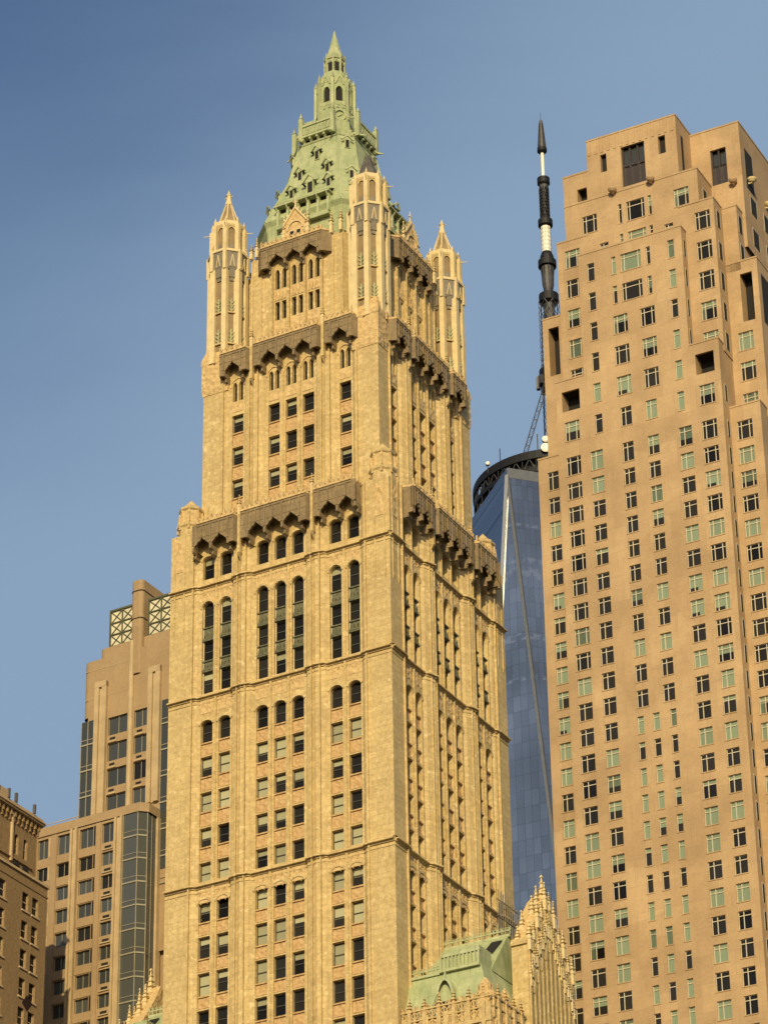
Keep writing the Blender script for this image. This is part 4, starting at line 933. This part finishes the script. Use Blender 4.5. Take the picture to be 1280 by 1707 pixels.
# set-back masses above
US = [249.6, 254.4, 259.3, 264.2]
mass(-19.7, -15.0, 1.8, 246, 270.7, [(-17.45, 2.2, z, 2.9, 'p3') for z in US] + [(-17.45, 2.2, 269.1, 2.9, 'p3')], 8, right=False)
mass(-1.4, 3.8, 1.8, 246, 270.8, [(2.05, 2.2, z, 2.9, 'p3') for z in US] + [(2.05, 2.2, 269.1, 2.9, 'p3')], 8, left=False)
mass(-15.0, -1.4, 1.8, 266, 270.7, [(-9.97, .52, 269.3, 2.6, 'p1'), (-7.65, 2.7, 269.3, 2.6, 'p4'), (-5.5, .52, 269.3, 2.6, 'p1'), (-12.6, 1.3, 268.7, 2.0, 'p2'), (-2.9, 1.3, 268.7, 2.0, 'p2')], 9, cap=False, left=False, right=False)
mass(-18.3, 1.75, 1.8, 270.7, 276.4, [(-9.97, .52, 274.3, 3.2, 'p1'), (-7.65, 2.7, 274.3, 3.2, 'p4'), (-5.5, .52, 274.3, 3.2, 'p1'), (-14.6, 2.2, 273.95, 2.9, 'p3'), (-.8, 2.2, 273.95, 2.9, 'p3')], 9)
mass(-18.3, -14.5, 1.8, 276.4, 281.4, [], 9, [(-16.2, -14.75, 276.5, 278.8, 1.4)], right=False)
mass(-14.5, -.9, 1.8, 276.4, 286.4, [], 9, [(-9.33, -5.77, 276.9, 283.7, .75), (-12.47, -11.55, 280.5, 283.5, .7), (-3.66, -2.6, 280.6, 283.6, .7)])
for k in range(14): s = -14.3 + .97 * k; b.box(FP, s, s + .42, -1.8, -1.72, 283.9, 286.3)
for s in (-9.33 + .1, -8.14, -6.96, -5.87): b.box(FP, s - .13, s + .13, -2.5, -2.2, 276.9, 283.7, 'bronze_panel')
b.box(FP, -9.3, -5.8, -2.52, -2.35, 280.6, 280.95, 'bronze_panel')
for s in (-8.68, -7.55, -6.42): b.quad(FP, s - .45, s + .45, 281.0, 283.5, -2.5, 'pane_grey'); b.quad(FP, s - .45, s + .45, 277.0, 280.5, -2.495, 'bronze_panel')
# outer masses, set further back
mass(-24.2, -20.1, 2.3, 0, 237.2, [(-22.06, 1.6, z, 2.8 if z > 232 else 2.42, 'p2') for z in [234.85] + LOW], 26, right=False)
mass(3.7, 8.0, 2.3, 0, 237.2, [(5.65, 2.15 if z > 200 else 1.9, z, 2.8 if z > 232 else 2.42, 'p3' if z > 200 else 'p2') for z in [234.85] + LOW], 26)
mass(-23.75, -19.7, 4.8, 236, 261.0, [], 24, [(-22.9, -21.33, 251.6, 259.4, 2.0)])
mass(3.6, 8.27, 4.8, 236, 261.3, [(5.87, 2.15, z, 2.85, 'p3') for z in (250.05, 245.3, 240.4)], 24, [(5.69, 7.43, 251.6, 259.3, 2.0)])
mass(1.5, 5.95, 4.8, 260, 270.6, [], 24)
mass(-2.4, 6.42, 7.0, 265, 286.0, [], 24, [(1.95, 4.3, 276.5, 282.5, .8)])
mass(-19.0, -1, 6.0, 200, 279, [], 24)
for s in (2.05, 3.1, 4.2): b.box(FP, s - .12, s + .12, -7.7, -7.3, 276.5, 282.5, 'bronze_panel')
for s in (2.58, 3.65): b.quad(FP, s - .42, s + .42, 280.2, 282.4, -7.75, 'pane_grey'); b.quad(FP, s - .42, s + .42, 276.6, 279.9, -7.755, 'bronze_panel')
# flank windows and slots seen edge-on on the north sides
def slot(x, d0, d1, z0, z1, fr=True):
    Fx = Fr(x, 0, 0, 1); b.box(Fx, d0, d1, -.3, .012, z0, z1, 'void_and_shade')
    if fr:
        for q in (d0, d1): b.box(Fx, q - .05, q + .05, 0, .03, z0 - .05, z1 + .05, 'tan_frame')
        b.box(Fx, d0, d1, 0, .025, z1 - .02, z1 + .08, 'tan_frame')
for z in [240.4, 234.85] + LOW: slot(3.7, 1.1, 1.9, z - 2.5, z)
for z in UPR[:4]: slot(-.5, .6, 1.3, z - 2.7, z)
for z in (269.4, 264.2, 259.3, 254.4, 249.6): slot(3.8, 2.7, 3.9, z - 2.8, z)
for z in (269.4, 264.6): slot(5.95, 5.3, 6.6, z - 2.9, z)
for z in (275.0, 269.6, 264.6): slot(6.42, 9.5, 11.8, z - 2.9, z); slot(6.42, 14.5, 17, z - 2.9, z)
slot(6.42, 8.6, 11.4, 275.8, 282.6, False); slot(-.9, 3.4, 4.2, 277, 284, False); slot(8.27, 6.0, 9.0, 251.5, 259.4, False); slot(1.75, 3.6, 5.0, 271.5, 274.2)
b.build('wall', PR_)
place_windows('p', PR_)
for s, h, z in ((-10.7, -1.2, 276.5), (-4.98, -1.2, 276.4), (5.19, -6.4, 275.9)):
    u = MB('buff_limestone', 'turret_grey'); u.ngon(0, 0, 12, [(.16, -.35), (.42, -.2), (.60, .1), (.62, .3), (.5, .35)], None, None, True); u.box(FP, -.12, .12, -.6, 0, -.45, -.2); o = u.build('urn', PR_); o.location = FP(s, h, z)
for d, z in ((9.3, 277.2), (15.7, 277.0)):
    u = MB('white_terracotta'); u.ngon(0, 0, 12, [(.16, -.35), (.42, -.2), (.65, .1), (.7, .3), (.5, .35)], None, None, True); u.box(Fr(0, 0, 0, 1), -.12, .12, -.7, 0, -.45, -.2); o = u.build('urn', PR_); o.location = (6.97, d, z)

# ================================================================== mirror-glass tower with a mast
GT = thing('glass_tower', 'distant blue mirror glass tower with a black roof ring and tall banded mast', 'skyscraper', (43.0, 730.5, 0), R(-26.8))
H = 29.7
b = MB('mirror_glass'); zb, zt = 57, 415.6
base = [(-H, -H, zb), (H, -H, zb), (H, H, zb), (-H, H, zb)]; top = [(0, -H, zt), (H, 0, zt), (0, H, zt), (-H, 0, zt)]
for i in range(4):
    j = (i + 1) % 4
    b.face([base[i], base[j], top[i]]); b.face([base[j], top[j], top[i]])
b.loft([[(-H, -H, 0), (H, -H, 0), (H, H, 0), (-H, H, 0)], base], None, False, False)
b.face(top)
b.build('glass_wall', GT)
b = MB('brushed_lit_steel', 'dull_shaded_steel')
for i in range(4):
    b.bar(base[i], top[i], .62, 'brushed_lit_steel'); b.bar(base[(i + 1) % 4], top[i], .5, 'dull_shaded_steel')  # same stainless trim: lit edges painted brighter, the others in a shaded tone
b.build('edge_trim', GT)
b = MB('dull_shaded_steel', 'grey_steel')
k = 1.004
for i in range(4):
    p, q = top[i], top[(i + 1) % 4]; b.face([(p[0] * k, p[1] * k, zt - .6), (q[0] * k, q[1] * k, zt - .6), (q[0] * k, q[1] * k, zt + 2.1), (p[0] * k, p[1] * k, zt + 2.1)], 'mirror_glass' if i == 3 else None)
b.loft([[(x * .985, y * .985, zt + 2.1) for x, y, z in top], [(x * .985, y * .985, zt - .5) for x, y, z in top]], 'grey_steel', False, False)
for i in range(4):
    p, q = top[i], top[(i + 1) % 4]
    b.face([(p[0] * k, p[1] * k, zt + 2.1), (q[0] * k, q[1] * k, zt + 2.1), (q[0] * .985, q[1] * .985, zt + 2.1), (p[0] * .985, p[1] * .985, zt + 2.1)])
b.build('roof_parapet', GT)
b = MB('black_steel', 'grey_steel')
def ringpts(r, z, n=72): return [(r * math.cos(2 * math.pi * i / n), r * math.sin(2 * math.pi * i / n), z) for i in range(n)]
for r, z0, z1 in ((21.0, 424.2, 426.4), (20.8, 420.6, 421.9), (20.0, 417.9, 418.9), (18.6, 424.2, 424.8)):
    b.loft([ringpts(r, z0), ringpts(r, z1), ringpts(r - .8, z1), ringpts(r - .8, z0), ringpts(r, z0)], None, False, False)
for i in range(36):
    a, c = 2 * math.pi * i / 36, 2 * math.pi * (i + .5) / 36
    P = lambda r, t, z: (r * math.cos(t), r * math.sin(t), z)
    b.bar(P(20.6, a, 417.9), P(20.6, a, 426.2), .2); b.bar(P(20.6, a, 421), P(20.6, c, 424.4), .13, 'grey_steel'); b.bar(P(20.6, c, 424.4), P(20.6, a + math.pi / 18, 421), .13, 'grey_steel')
    b.bar(P(20.2, a, 418.4), P(18.8, c, 424.5), .16); b.bar(P(18.6, a, 424.5), P(20.6, a, 424.9), .14)
    if i % 3 == 0: b.bar(P(18.6, a, 424), P(6, a, 418), .3, 'grey_steel'); b.bar(P(18.5, a, 413), P(20, a, 421), .35)
    if i % 2 == 0: b.box(Fr(19.8 * math.cos(a), 19.8 * math.sin(a), -math.sin(a), math.cos(a)), -1.1, 1.1, -.2, .4, 418.9, 420.7 + (i % 3) * .5, 'grey_steel' if i % 3 else 'black_steel')
b.loft([ringpts(19.3, 412), ringpts(19.3, 425.6)], 'black_steel')
ring = b.build('antenna_ring', GT)
va = R(26.8)                       # view direction in the tower's own frame
def V(x, y): return (x * math.cos(va) - y * math.sin(va), x * math.sin(va) + y * math.cos(va))
for x, z, r in ((-3.6, 426.3, 1.25), (-3.6, 428.7, .88), (-17.5, 427.3, .52)):
    y = -math.sqrt(21.4 ** 2 - x * x); px, py = V(x, y); d = MB('radome_white', 'black_steel')
    F = Fr(0, 0, math.cos(va), math.sin(va)); n = 20
    rim = [F(r * math.cos(2 * math.pi * i / n), .35, r * math.sin(2 * math.pi * i / n)) for i in range(n)]; bk = [F(r * math.cos(2 * math.pi * i / n), -.35, r * math.sin(2 * math.pi * i / n)) for i in range(n)]
    dome = [F(r * .6 * math.cos(2 * math.pi * i / n), .55, r * .6 * math.sin(2 * math.pi * i / n)) for i in range(n)]
    d.loft([bk, rim], 'black_steel', True, False); d.loft([rim, dome], 'radome_white', False, True, True)
    d.bar(F(0, -.3, 0), F(0, -.4, -2.4), .14, 'black_steel')
    o = d.build('dish', GT); o.location = (px, py, z)
rods = MB('grey_steel')
for x, z in ((-14.5, 430.2), (-5.5, 431.0)):
    y = -math.sqrt(20.6 ** 2 - x * x); rods.bar((*V(x, y), 426), (*V(x, y), z), .14)
rods.build('aerial', GT)
m = MB('black_steel', 'grey_steel', 'radome_white')
n = 20
def sec(prof, mat, nn=n): m.ngon(0, 0, nn, prof, mat, 0, nn > 10)
sec([(1.15, 530.4), (.55, 538.2), (.42, 539.6)], 'grey_steel', 8); sec([(.12, 539.6), (.05, 542.4)], 'grey_steel', 8); sec([(.9, 529.2), (1.28, 529.6), (1.28, 530.6)], 'black_steel')
for i in range(8):
    a = i * math.pi / 4; m.bar((1.18 * math.cos(a), 1.18 * math.sin(a), 530.4), (.55 * math.cos(a), .55 * math.sin(a), 538.6), .07, 'black_steel')
sec([(.46, 520.6), (.46, 529.3)], 'radome_white')
sec([(1.0, 518.4), (1.65, 519.2), (1.65, 520.9), (.7, 521.4)], 'black_steel'); sec([(.85, 507.5), (1.05, 516.8), (1.25, 518.6)], 'grey_steel', 10)
for z in range(508, 518): 
    for i in range(10):
        a = i * math.pi / 5 + z; m.box(Fr(math.cos(a), math.sin(a), -math.sin(a), math.cos(a)), -.22, .22, -.1, .32, z, z + .75, 'black_steel')
sec([(1.2, 505.4), (1.9, 505.9), (1.9, 507.6), (1.2, 508.2)], 'black_steel'); sec([(1.28, 497.4), (1.28, 505.6)], 'radome_white')
for z in range(6): sec([(1.31, 498.3 + z * 1.25), (1.31, 498.36 + z * 1.25)], 'grey_steel')
for i in range(10): a = i * math.pi / 5; m.bar((1.3 * math.cos(a), 1.3 * math.sin(a), 497.5), (1.3 * math.cos(a), 1.3 * math.sin(a), 505.5), .035, 'grey_steel')
sec([(1.7, 493.8), (1.75, 496.3), (1.3, 497.6)], 'black_steel'); sec([(1.9, 493.0), (2.35, 493.1), (2.35, 494.9), (1.9, 495.0)], 'black_steel'); sec([(1.05, 485.2), (1.5, 487.5), (1.75, 493.6)], 'grey_steel', 12)
for i in range(12): a = i * math.pi / 6; m.bar((1.1 * math.cos(a), 1.1 * math.sin(a), 485.6), (1.82 * math.cos(a), 1.82 * math.sin(a), 493.5), .12, 'black_steel')
sec([(1.6, 481.6), (2.55, 482.2), (2.55, 484.4), (1.4, 485.2)], 'black_steel'); sec([(1.5, 418), (1.5, 482)], 'grey_steel', 10)
for i in range(8):
    a = i * math.pi / 4; P = lambda r, t, z: (r * math.cos(t), r * math.sin(t), z)
    m.bar(P(3.0, a, 418), P(2.2, a, 482.5), .12, 'black_steel')
    for k in range(16):
        z = 418 + 4 * k; m.bar(P(2.9, a, z), P(2.85, a + math.pi / 4, z + 4), .07, 'grey_steel'); m.bar(P(2.9, a + math.pi / 4, z), P(2.85, a, z + 4), .07, 'grey_steel')
sec([(1.5, 456.6), (3.3, 457.6), (3.3, 461.5), (1.5, 463)], 'black_steel')
for i in range(8): a = i * math.pi / 4 + .3; m.box(Fr(3.2 * math.cos(a), 3.2 * math.sin(a), -math.sin(a), math.cos(a)), -.6, .6, 0, .9, 456.5, 461 - (i % 3), 'grey_steel')
mast = m.build('mast', GT)
for kx, (x, y) in enumerate([(-8.6, -18.6), (17, -11), (20, 5)]):
    st = MB('grey_steel'); X, Y = V(x, y); d = math.hypot(x, y); nx, ny = -Y / d * .55, X / d * .55
    a0, a1 = Vector((X / d * 3, Y / d * 3, 458)), Vector((X, Y, 426)); q = Vector((nx, ny, 0))
    st.bar(a0 + q, a1 + q, .13); st.bar(a0 - q, a1 - q, .13)
    for i in range(9):
        t, t2 = i / 9, (i + 1) / 9; p0 = a0.lerp(a1, t); p1 = a0.lerp(a1, t2); st.bar(p0 + q, p1 - q, .06); st.bar(p0 - q, p0 + q, .10)
    st.build('stay', GT)

# ================================================================== sand-coloured tower with a lattice crown
ST_ = thing('residential_tower', 'sand-coloured tower with glass corner bays and a cream lattice screen crown', 'skyscraper', (-36.1, 362.1, 0), R(-30))
FS = Fr(0, 0, 1, 0)
b = MB('sand_precast', 'sand_trim', 'void_and_shade')
rows = [181.2 - 3.36 * k for k in range(8)]
holes = []
def swin(s0, s1, zt, hh, h, st='grey'): 
    holes.append((s0, s1, zt - hh, zt, None, 0)); win('s', FS, (s0 + s1) / 2, h - .28, zt - hh, s1 - s0, hh, st, 'd' if rnd.random() < .8 else 'n')
for z in rows:
    swin(3.8, 6.6, z, 2.35, 0); swin(7.5, 9.55, z, 2.3, 0); swin(15.2, 17.2, z, 2.3, 0)
    for s in (4.5, 8.3): b.box(FS, s - .38, s + .38, 0, .02, z - 2.95, z - 2.65, 'void_and_shade'); b.box(FS, s - .6, s + .6, 0, .10, z - 3.3, z - 3.1, 'sand_trim')
wall(b, FS, 0, .9, 22, 150, 189.4, holes, .3)
# the notch on the middle bay: a shallow splay beside a round rib
for s in (7.0,): b.ngon(s, -.05, 12, [(.36, 150), (.36, 190.5)], 'sand_trim', None, True)
for s in (2.0, 9.6):
    b.box(FS, s, s + .62, 0, .42, 168.6, 186.1, 'sand_trim'); b.box(FS, s + 1.02, s + 1.68, 0, .42, 168.6, 186.1, 'sand_trim'); b.box(FS, s + .62, s + 1.02, 0, .16, 168.6, 186.0, 'sand_trim'); b.box(FS, s, s + 1.68, 0, .44, 185.4, 186.15, 'sand_trim')
def roundbox(x0, x1, y0, y1, z0, z1, r, mat, mb=None):
    mb = mb or b; P = []
    for cx, cy, a0 in ((x0 + r, y0 + r, math.pi), (x1 - r, y0 + r, 1.5 * math.pi), (x1 - r, y1 - r, 0), (x0 + r, y1 - r, .5 * math.pi)):
        for i in range(5): a = a0 + i * math.pi / 8; P.append((cx + r * math.cos(a), cy + r * math.sin(a)))
    mb.loft([[(x, y, z0) for x, y in P], [(x, y, z1) for x, y in P]], mat)
roundbox(0, 22, .03, 24, 182.0, 189.4, .8, None); roundbox(-.02, 22, .6, 24, 100, 182, .6, None)
for z in (188.1, 184.3): b.box(FS, .4, 6.4, -.1, .03, z - .05, z + .02, 'sand_trim')
roundbox(1.9, 21, .35, 22, 189.4, 190.9, .9, None)
roundbox(6.75, 8.4, -.25, 5.5, 186, 198.5, .5, None); roundbox(6.70, 8.45, -.3, 5.55, 197.0, 197.12, .5, 'void_and_shade'); roundbox(6.70, 8.45, -.3, 5.55, 193.3, 193.4, .5, 'void_and_shade')
roundbox(3.6, 20, 1.2, 20, 190.8, 195.4, .8, 'sand_trim')
b.build('wall', ST_)
# glazed strips at the left corner and right of the piers
g = MB('pane_grey', 'mullion_pale')
for s0, s1 in ((.02, 1.98), (11.35, 13.6)):
    g.box(FS, s0, s1, -.55, .05, 160, 181.5)
    for z in [181.5 - 3.36 * k for k in range(7)]:
        g.box(FS, s0, s1, .05, .16, z - 3.2, z - 3.02, 'mullion_pale'); g.box(FS, s0, s1, .05, .10, z - 2.5, z - 2.42, 'mullion_pale')
    for s in (s0 + .05, (s0 + s1) / 2, s1 - .05): g.box(FS, s - .04, s + .04, .05, .12, 160, 181.5, 'mullion_pale')
g.build('corner_glazing', ST_)
for s0, s1 in ((3.5, 6.7), (9.0, 12.4), (13.6, 17)):
    l = MB('screen_cream', 'lattice_green'); l.box(FS, s0, s1, -.75, -.55, 190.9, 195.75); n = 2
    l.box(FS, s0 - .1, s1 + .1, -.8, -.35, 195.6, 195.85, 'lattice_green'); l.box(FS, s0 - .18, s0, -.8, -.35, 190.9, 195.85, 'lattice_green')
    for i in range(3):
        z = 190.9 + 1.57 * i; l.box(FS, s0, s1, -.55, -.40, z - .07, z + .07, 'lattice_green')
        for k in range(2):
            a, c = s0 + (s1 - s0) * k / 2, s0 + (s1 - s0) * (k + 1) / 2
            l.bar(FS(a, -.48, z), FS(c, -.48, z + 1.57), .07, 'lattice_green'); l.bar(FS(c, -.48, z), FS(a, -.48, z + 1.57), .07, 'lattice_green'); l.box(FS, c - .07, c + .07, -.55, -.40, z, z + 1.57, 'lattice_green')
    l.build('lattice_screen', ST_)
# lower block in front
b = MB('sand_precast', 'sand_trim', 'void_and_shade'); holes = []; h = 3.0
zr = [165.95] + [162.35 - 2.88 * k for k in range(17)]
for k, z in enumerate(zr):
    hh = 2.45 if k == 0 else 1.68
    for s0, s1 in ((-3.44, -2.0), (-.66, 1.16), (2.42, 4.3), (5.55, 7.34), (-6.4, -4.4)): swin(s0, s1, z, hh, h)
    for s in (6.4,): b.box(FS, s - .45, s + .45, h, h + .03, z - hh - .72, z - hh - .42, 'void_and_shade'); b.box(FS, s - .7, s + .7, h, h + .14, z - hh - .95, z - hh - .8, 'sand_trim')
    for s in (-2.0, 1.16, 4.3): b.box(FS, s + .12, s + .34, h, h + .05, z - hh, z, 'void_and_shade' if s > 2 else 'sand_trim')  # the near-black strip right of one window column is painted shadow
wall(b, FS, h, -7, 8.6, 100, 166.3, holes, .3)
for s0, s1 in ((1.31, 2.25), (7.41, 8.5)):
    b.box(FS, s0, s0 + .3, h, h + .42, 100, 166.2, 'sand_trim'); b.box(FS, s1 - .3, s1, h, h + .42, 100, 166.2, 'sand_trim'); b.box(FS, s0 + .3, s1 - .3, h, h + .2, 100, 166.1, 'sand_trim')
for s0, s1 in ((4.75, 5.4), (-1.35, -.75)): b.box(FS, s0, s1, h, h + .10, 100, 166.2)
for k, z in enumerate(zr):
    hh = 2.45 if k == 0 else 1.68
    b.box(FS, 2.3, 4.7, h, h + .08, z - hh - 1.1, z - hh - .05); b.box(FS, -.7, 1.25, h, h + .08, z - hh - 1.1, z - hh - .05)
P = [(-7, -3.15), (10.65, -3.15), (11.5, -2.3), (11.5, 1.5), (-7, 1.5)]
b.loft([[(x, y, 166.3) for x, y in P], [(x, y, 167.4) for x, y in P]]); Q = [(-7, 0), (-7, -2.95), (10.4, -2.95), (11.1, -2.25), (11.1, 1.5)]
b.box(Fr(11.35, -.6, 0, 1), 0, .9, -.4, .25, 100, 166.3, 'sand_trim'); b.box(Fr(11.2, .3, 0, 1), 0, 6, -.4, 0, 100, 166)
for s in (-6, -4.6, -3.2, 1.4): b.bar(FS(s, 2.6, 167.4), FS(s, 2.6, 168.0), .05, 'sand_trim')
b.bar(FS(-6.8, 2.6, 168.0), FS(2, 2.6, 168.0), .05, 'sand_trim')
b.build('wall', ST_)
g = MB('pane_grey', 'mullion_pale')
poly = [(8.5, 3.02), (10.5, 3.02), (11.3, 2.22), (11.3, .4)]
g.strip(FS, poly, 100, 166.3)
lines = [163.4] + [160.6 - 2.88 * k for k in range(17)]
for z in lines: g.band(FS, poly, z - .08, z + .08, .10, 'mullion_pale'); g.band(FS, poly, z + .62, z + .68, .06, 'mullion_pale')
for s, hh in poly: g.bar(FS(s, hh + .05, 100), FS(s, hh + .05, 166.3), .065 if s != 9.5 else .04, 'mullion_pale')
g.bar(FS(11.3, 1.4, 100), FS(11.3, 1.4, 166.3), .06, 'mullion_pale')
g.build('corner_glazing', ST_)
place_windows('s', ST_)

# ================================================================== brown brick building at the left edge
ca, sa = math.cos(R(28.79)), math.sin(R(28.79))
UB = thing('brick_building', 'older brown brick building with a bracketed cornice and small sash windows, at the left edge', 'building', (.5424 - 55.2 * ca, 298.67 + 55.2 * sa, 0), R(-28.79))
FU = Fr(0, 0, 0, 1)
b = MB('umber_brick', 'umber_trim', 'void_and_shade'); holes = []
ur = [150.5 - 3.3 * k for k in range(13)]
for z in ur:
    for c in (17.5, 19.38, 11.4, 13.2, 6.0, 7.8, 2.2): holes.append((c - .58, c + .58, z - 2.1, z, None, 0)); win('u', FU, c, -.28, z - 2.1, 1.16, 2.1, 'umber'); b.box(FU, c - .72, c + .72, 0, .14, z - 2.3, z - 2.1, 'umber_trim')
wall(b, FU, 0, 0, 21.62, 0, 152.4, holes, .32)
holes = []
for c in (15.63, 17.3, 10.2, 11.9, 5.0, 6.7): holes.append((c - .36, c + .36, 154.35, 156.75, 'seg', .36)); win('u', FU, c, -.42, 154.35, .72, 2.4, 'umber')
wall(b, FU, -.15, 0, 19.4, 152.4, 159.2, holes, .32)
b.face([(-30, 21.62, 0), (-30, 21.62, 152.4), (0, 21.62, 152.4), (0, 21.62, 0)]); b.face([(0, 19.4, 152), (0, 19.4, 159.2), (-30, 19.4, 159.2), (-30, 19.4, 152)])
b.face([(-30, 0, 0), (0, 0, 0), (0, 0, 159.2), (-30, 0, 159.2)]); b.face([(-30, 19, 152.4), (0, 19, 152.4), (0, 21.62, 152.4), (-30, 21.62, 152.4)])
b.box(FU, 0, 21.75, -.2, .20, 152.45, 152.75, 'umber_trim'); b.box(FU, 0, 21.65, -.2, .08, 151.3, 151.5); b.box(FU, 0, 18.6, -.2, .06, 153.6, 153.7)
for s in (14.5, 8.9, 3.4): b.box(FU, s - .12, s + .12, -.15, .12, 153.2, 158.9, 'umber_trim')
for s in (15.63, 17.3): b.box(FU, s - .45, s + .45, -.15, 0.03, 153.0, 153.45, 'void_and_shade')
b.build('wall', UB)
c = MB('umber_trim', 'umber_brick')
c.box(FU, 0, 20.05, -.2, .45, 159.2, 159.4); c.box(FU, 0, 20.05, -.2, .6, 159.4, 159.58); c.box(FU, 0, 19.9, -.2, .35, 159.58, 159.95)
c.box(Fr(0, 20.0, -1, 0), 0, 30, -.6, .2, 159.2, 159.65)
for i in range(26): s = .4 + i * .76; c.box(FU, s - .12, s + .12, -.15, .22, 158.45, 159.2, 'umber_brick'); c.box(FU, s - .10, s + .10, -.15, .06, 157.9, 158.45, 'umber_brick')
for i in range(30): c.box(Fr(0, 19.4, -1, 0), i + .3, i + .6, 0, .5, 158.6, 159.2, 'umber_brick')
c.build('cornice', UB)
p = MB('umber_trim', 'lead_roof')
for s in (13.1, 14.5, 18.0, 11.0, 9.0): p.box(FU, s - .13, s + .13, .2, .5, 160.0, 161.1, 'lead_roof')
p.box(FU, 4, 13.4, -.3, .3, 160.0, 160.9)
p.build('roof_railing', UB)
place_windows('u', UB)

# ================================================================== small street tree whose topmost twigs reach into the corner
TR = thing('street_tree', 'maroon-leaved tree tip poking into the bottom left corner before the brown building', 'tree', (-3.12, 25.2, 0.22), 0)
b = MB('bark')
b.ngon(0, 0, 8, [(.18, -.3), (.16, 0), (.12, .4), (.10, 5), (.05, 9)], None, None, True)
tips = []
for i in range(16):
    a = i * 2.4; z = 4.2 + i * .36; L = 1.7 * (1 - i / 22)
    q = Vector((math.cos(a) * L, math.sin(a) * L, z + L * .7)); b.bar((0, 0, z), q, .045, None, .012, 6); tips.append((Vector((0, 0, z)), q))
b.bar((0, 0, 9), (.05, 0, 11.2), .05, None, .012, 6); tips.append((Vector((0, 0, 9)), Vector((.05, 0, 11.3)))); b.bar((0, 0, 9.2), (-.25, 0, 11.3), .03, None, .01, 6); tips.append((Vector((0, 0, 9.2)), Vector((-.25, 0, 11.45)))); b.bar((.02, 0, 9.6), (.2, 0, 11.1), .03, None, .01, 6); tips.append((Vector((.02, 0, 9.6)), Vector((.2, 0, 11.2))))
b.build('trunk', TR)
c = MB('maroon_leaf')
for p, q in tips:
    for k in range(70):
        o = p.lerp(q, .25 + .78 * rnd.random()) + Vector((rnd.gauss(0, .16), rnd.gauss(0, .16), rnd.gauss(0, .12)))
        d = Vector((rnd.gauss(0, 1), rnd.gauss(0, 1), rnd.gauss(.2, .7))).normalized(); e = d.cross(Vector((rnd.random(), rnd.random(), rnd.random()))).normalized()
        l = .05 + rnd.random() * .05
        c.face([tuple(o - d * l), tuple(o + e * l * .5), tuple(o + d * l), tuple(o - e * l * .5)])
c.build('crown', TR)
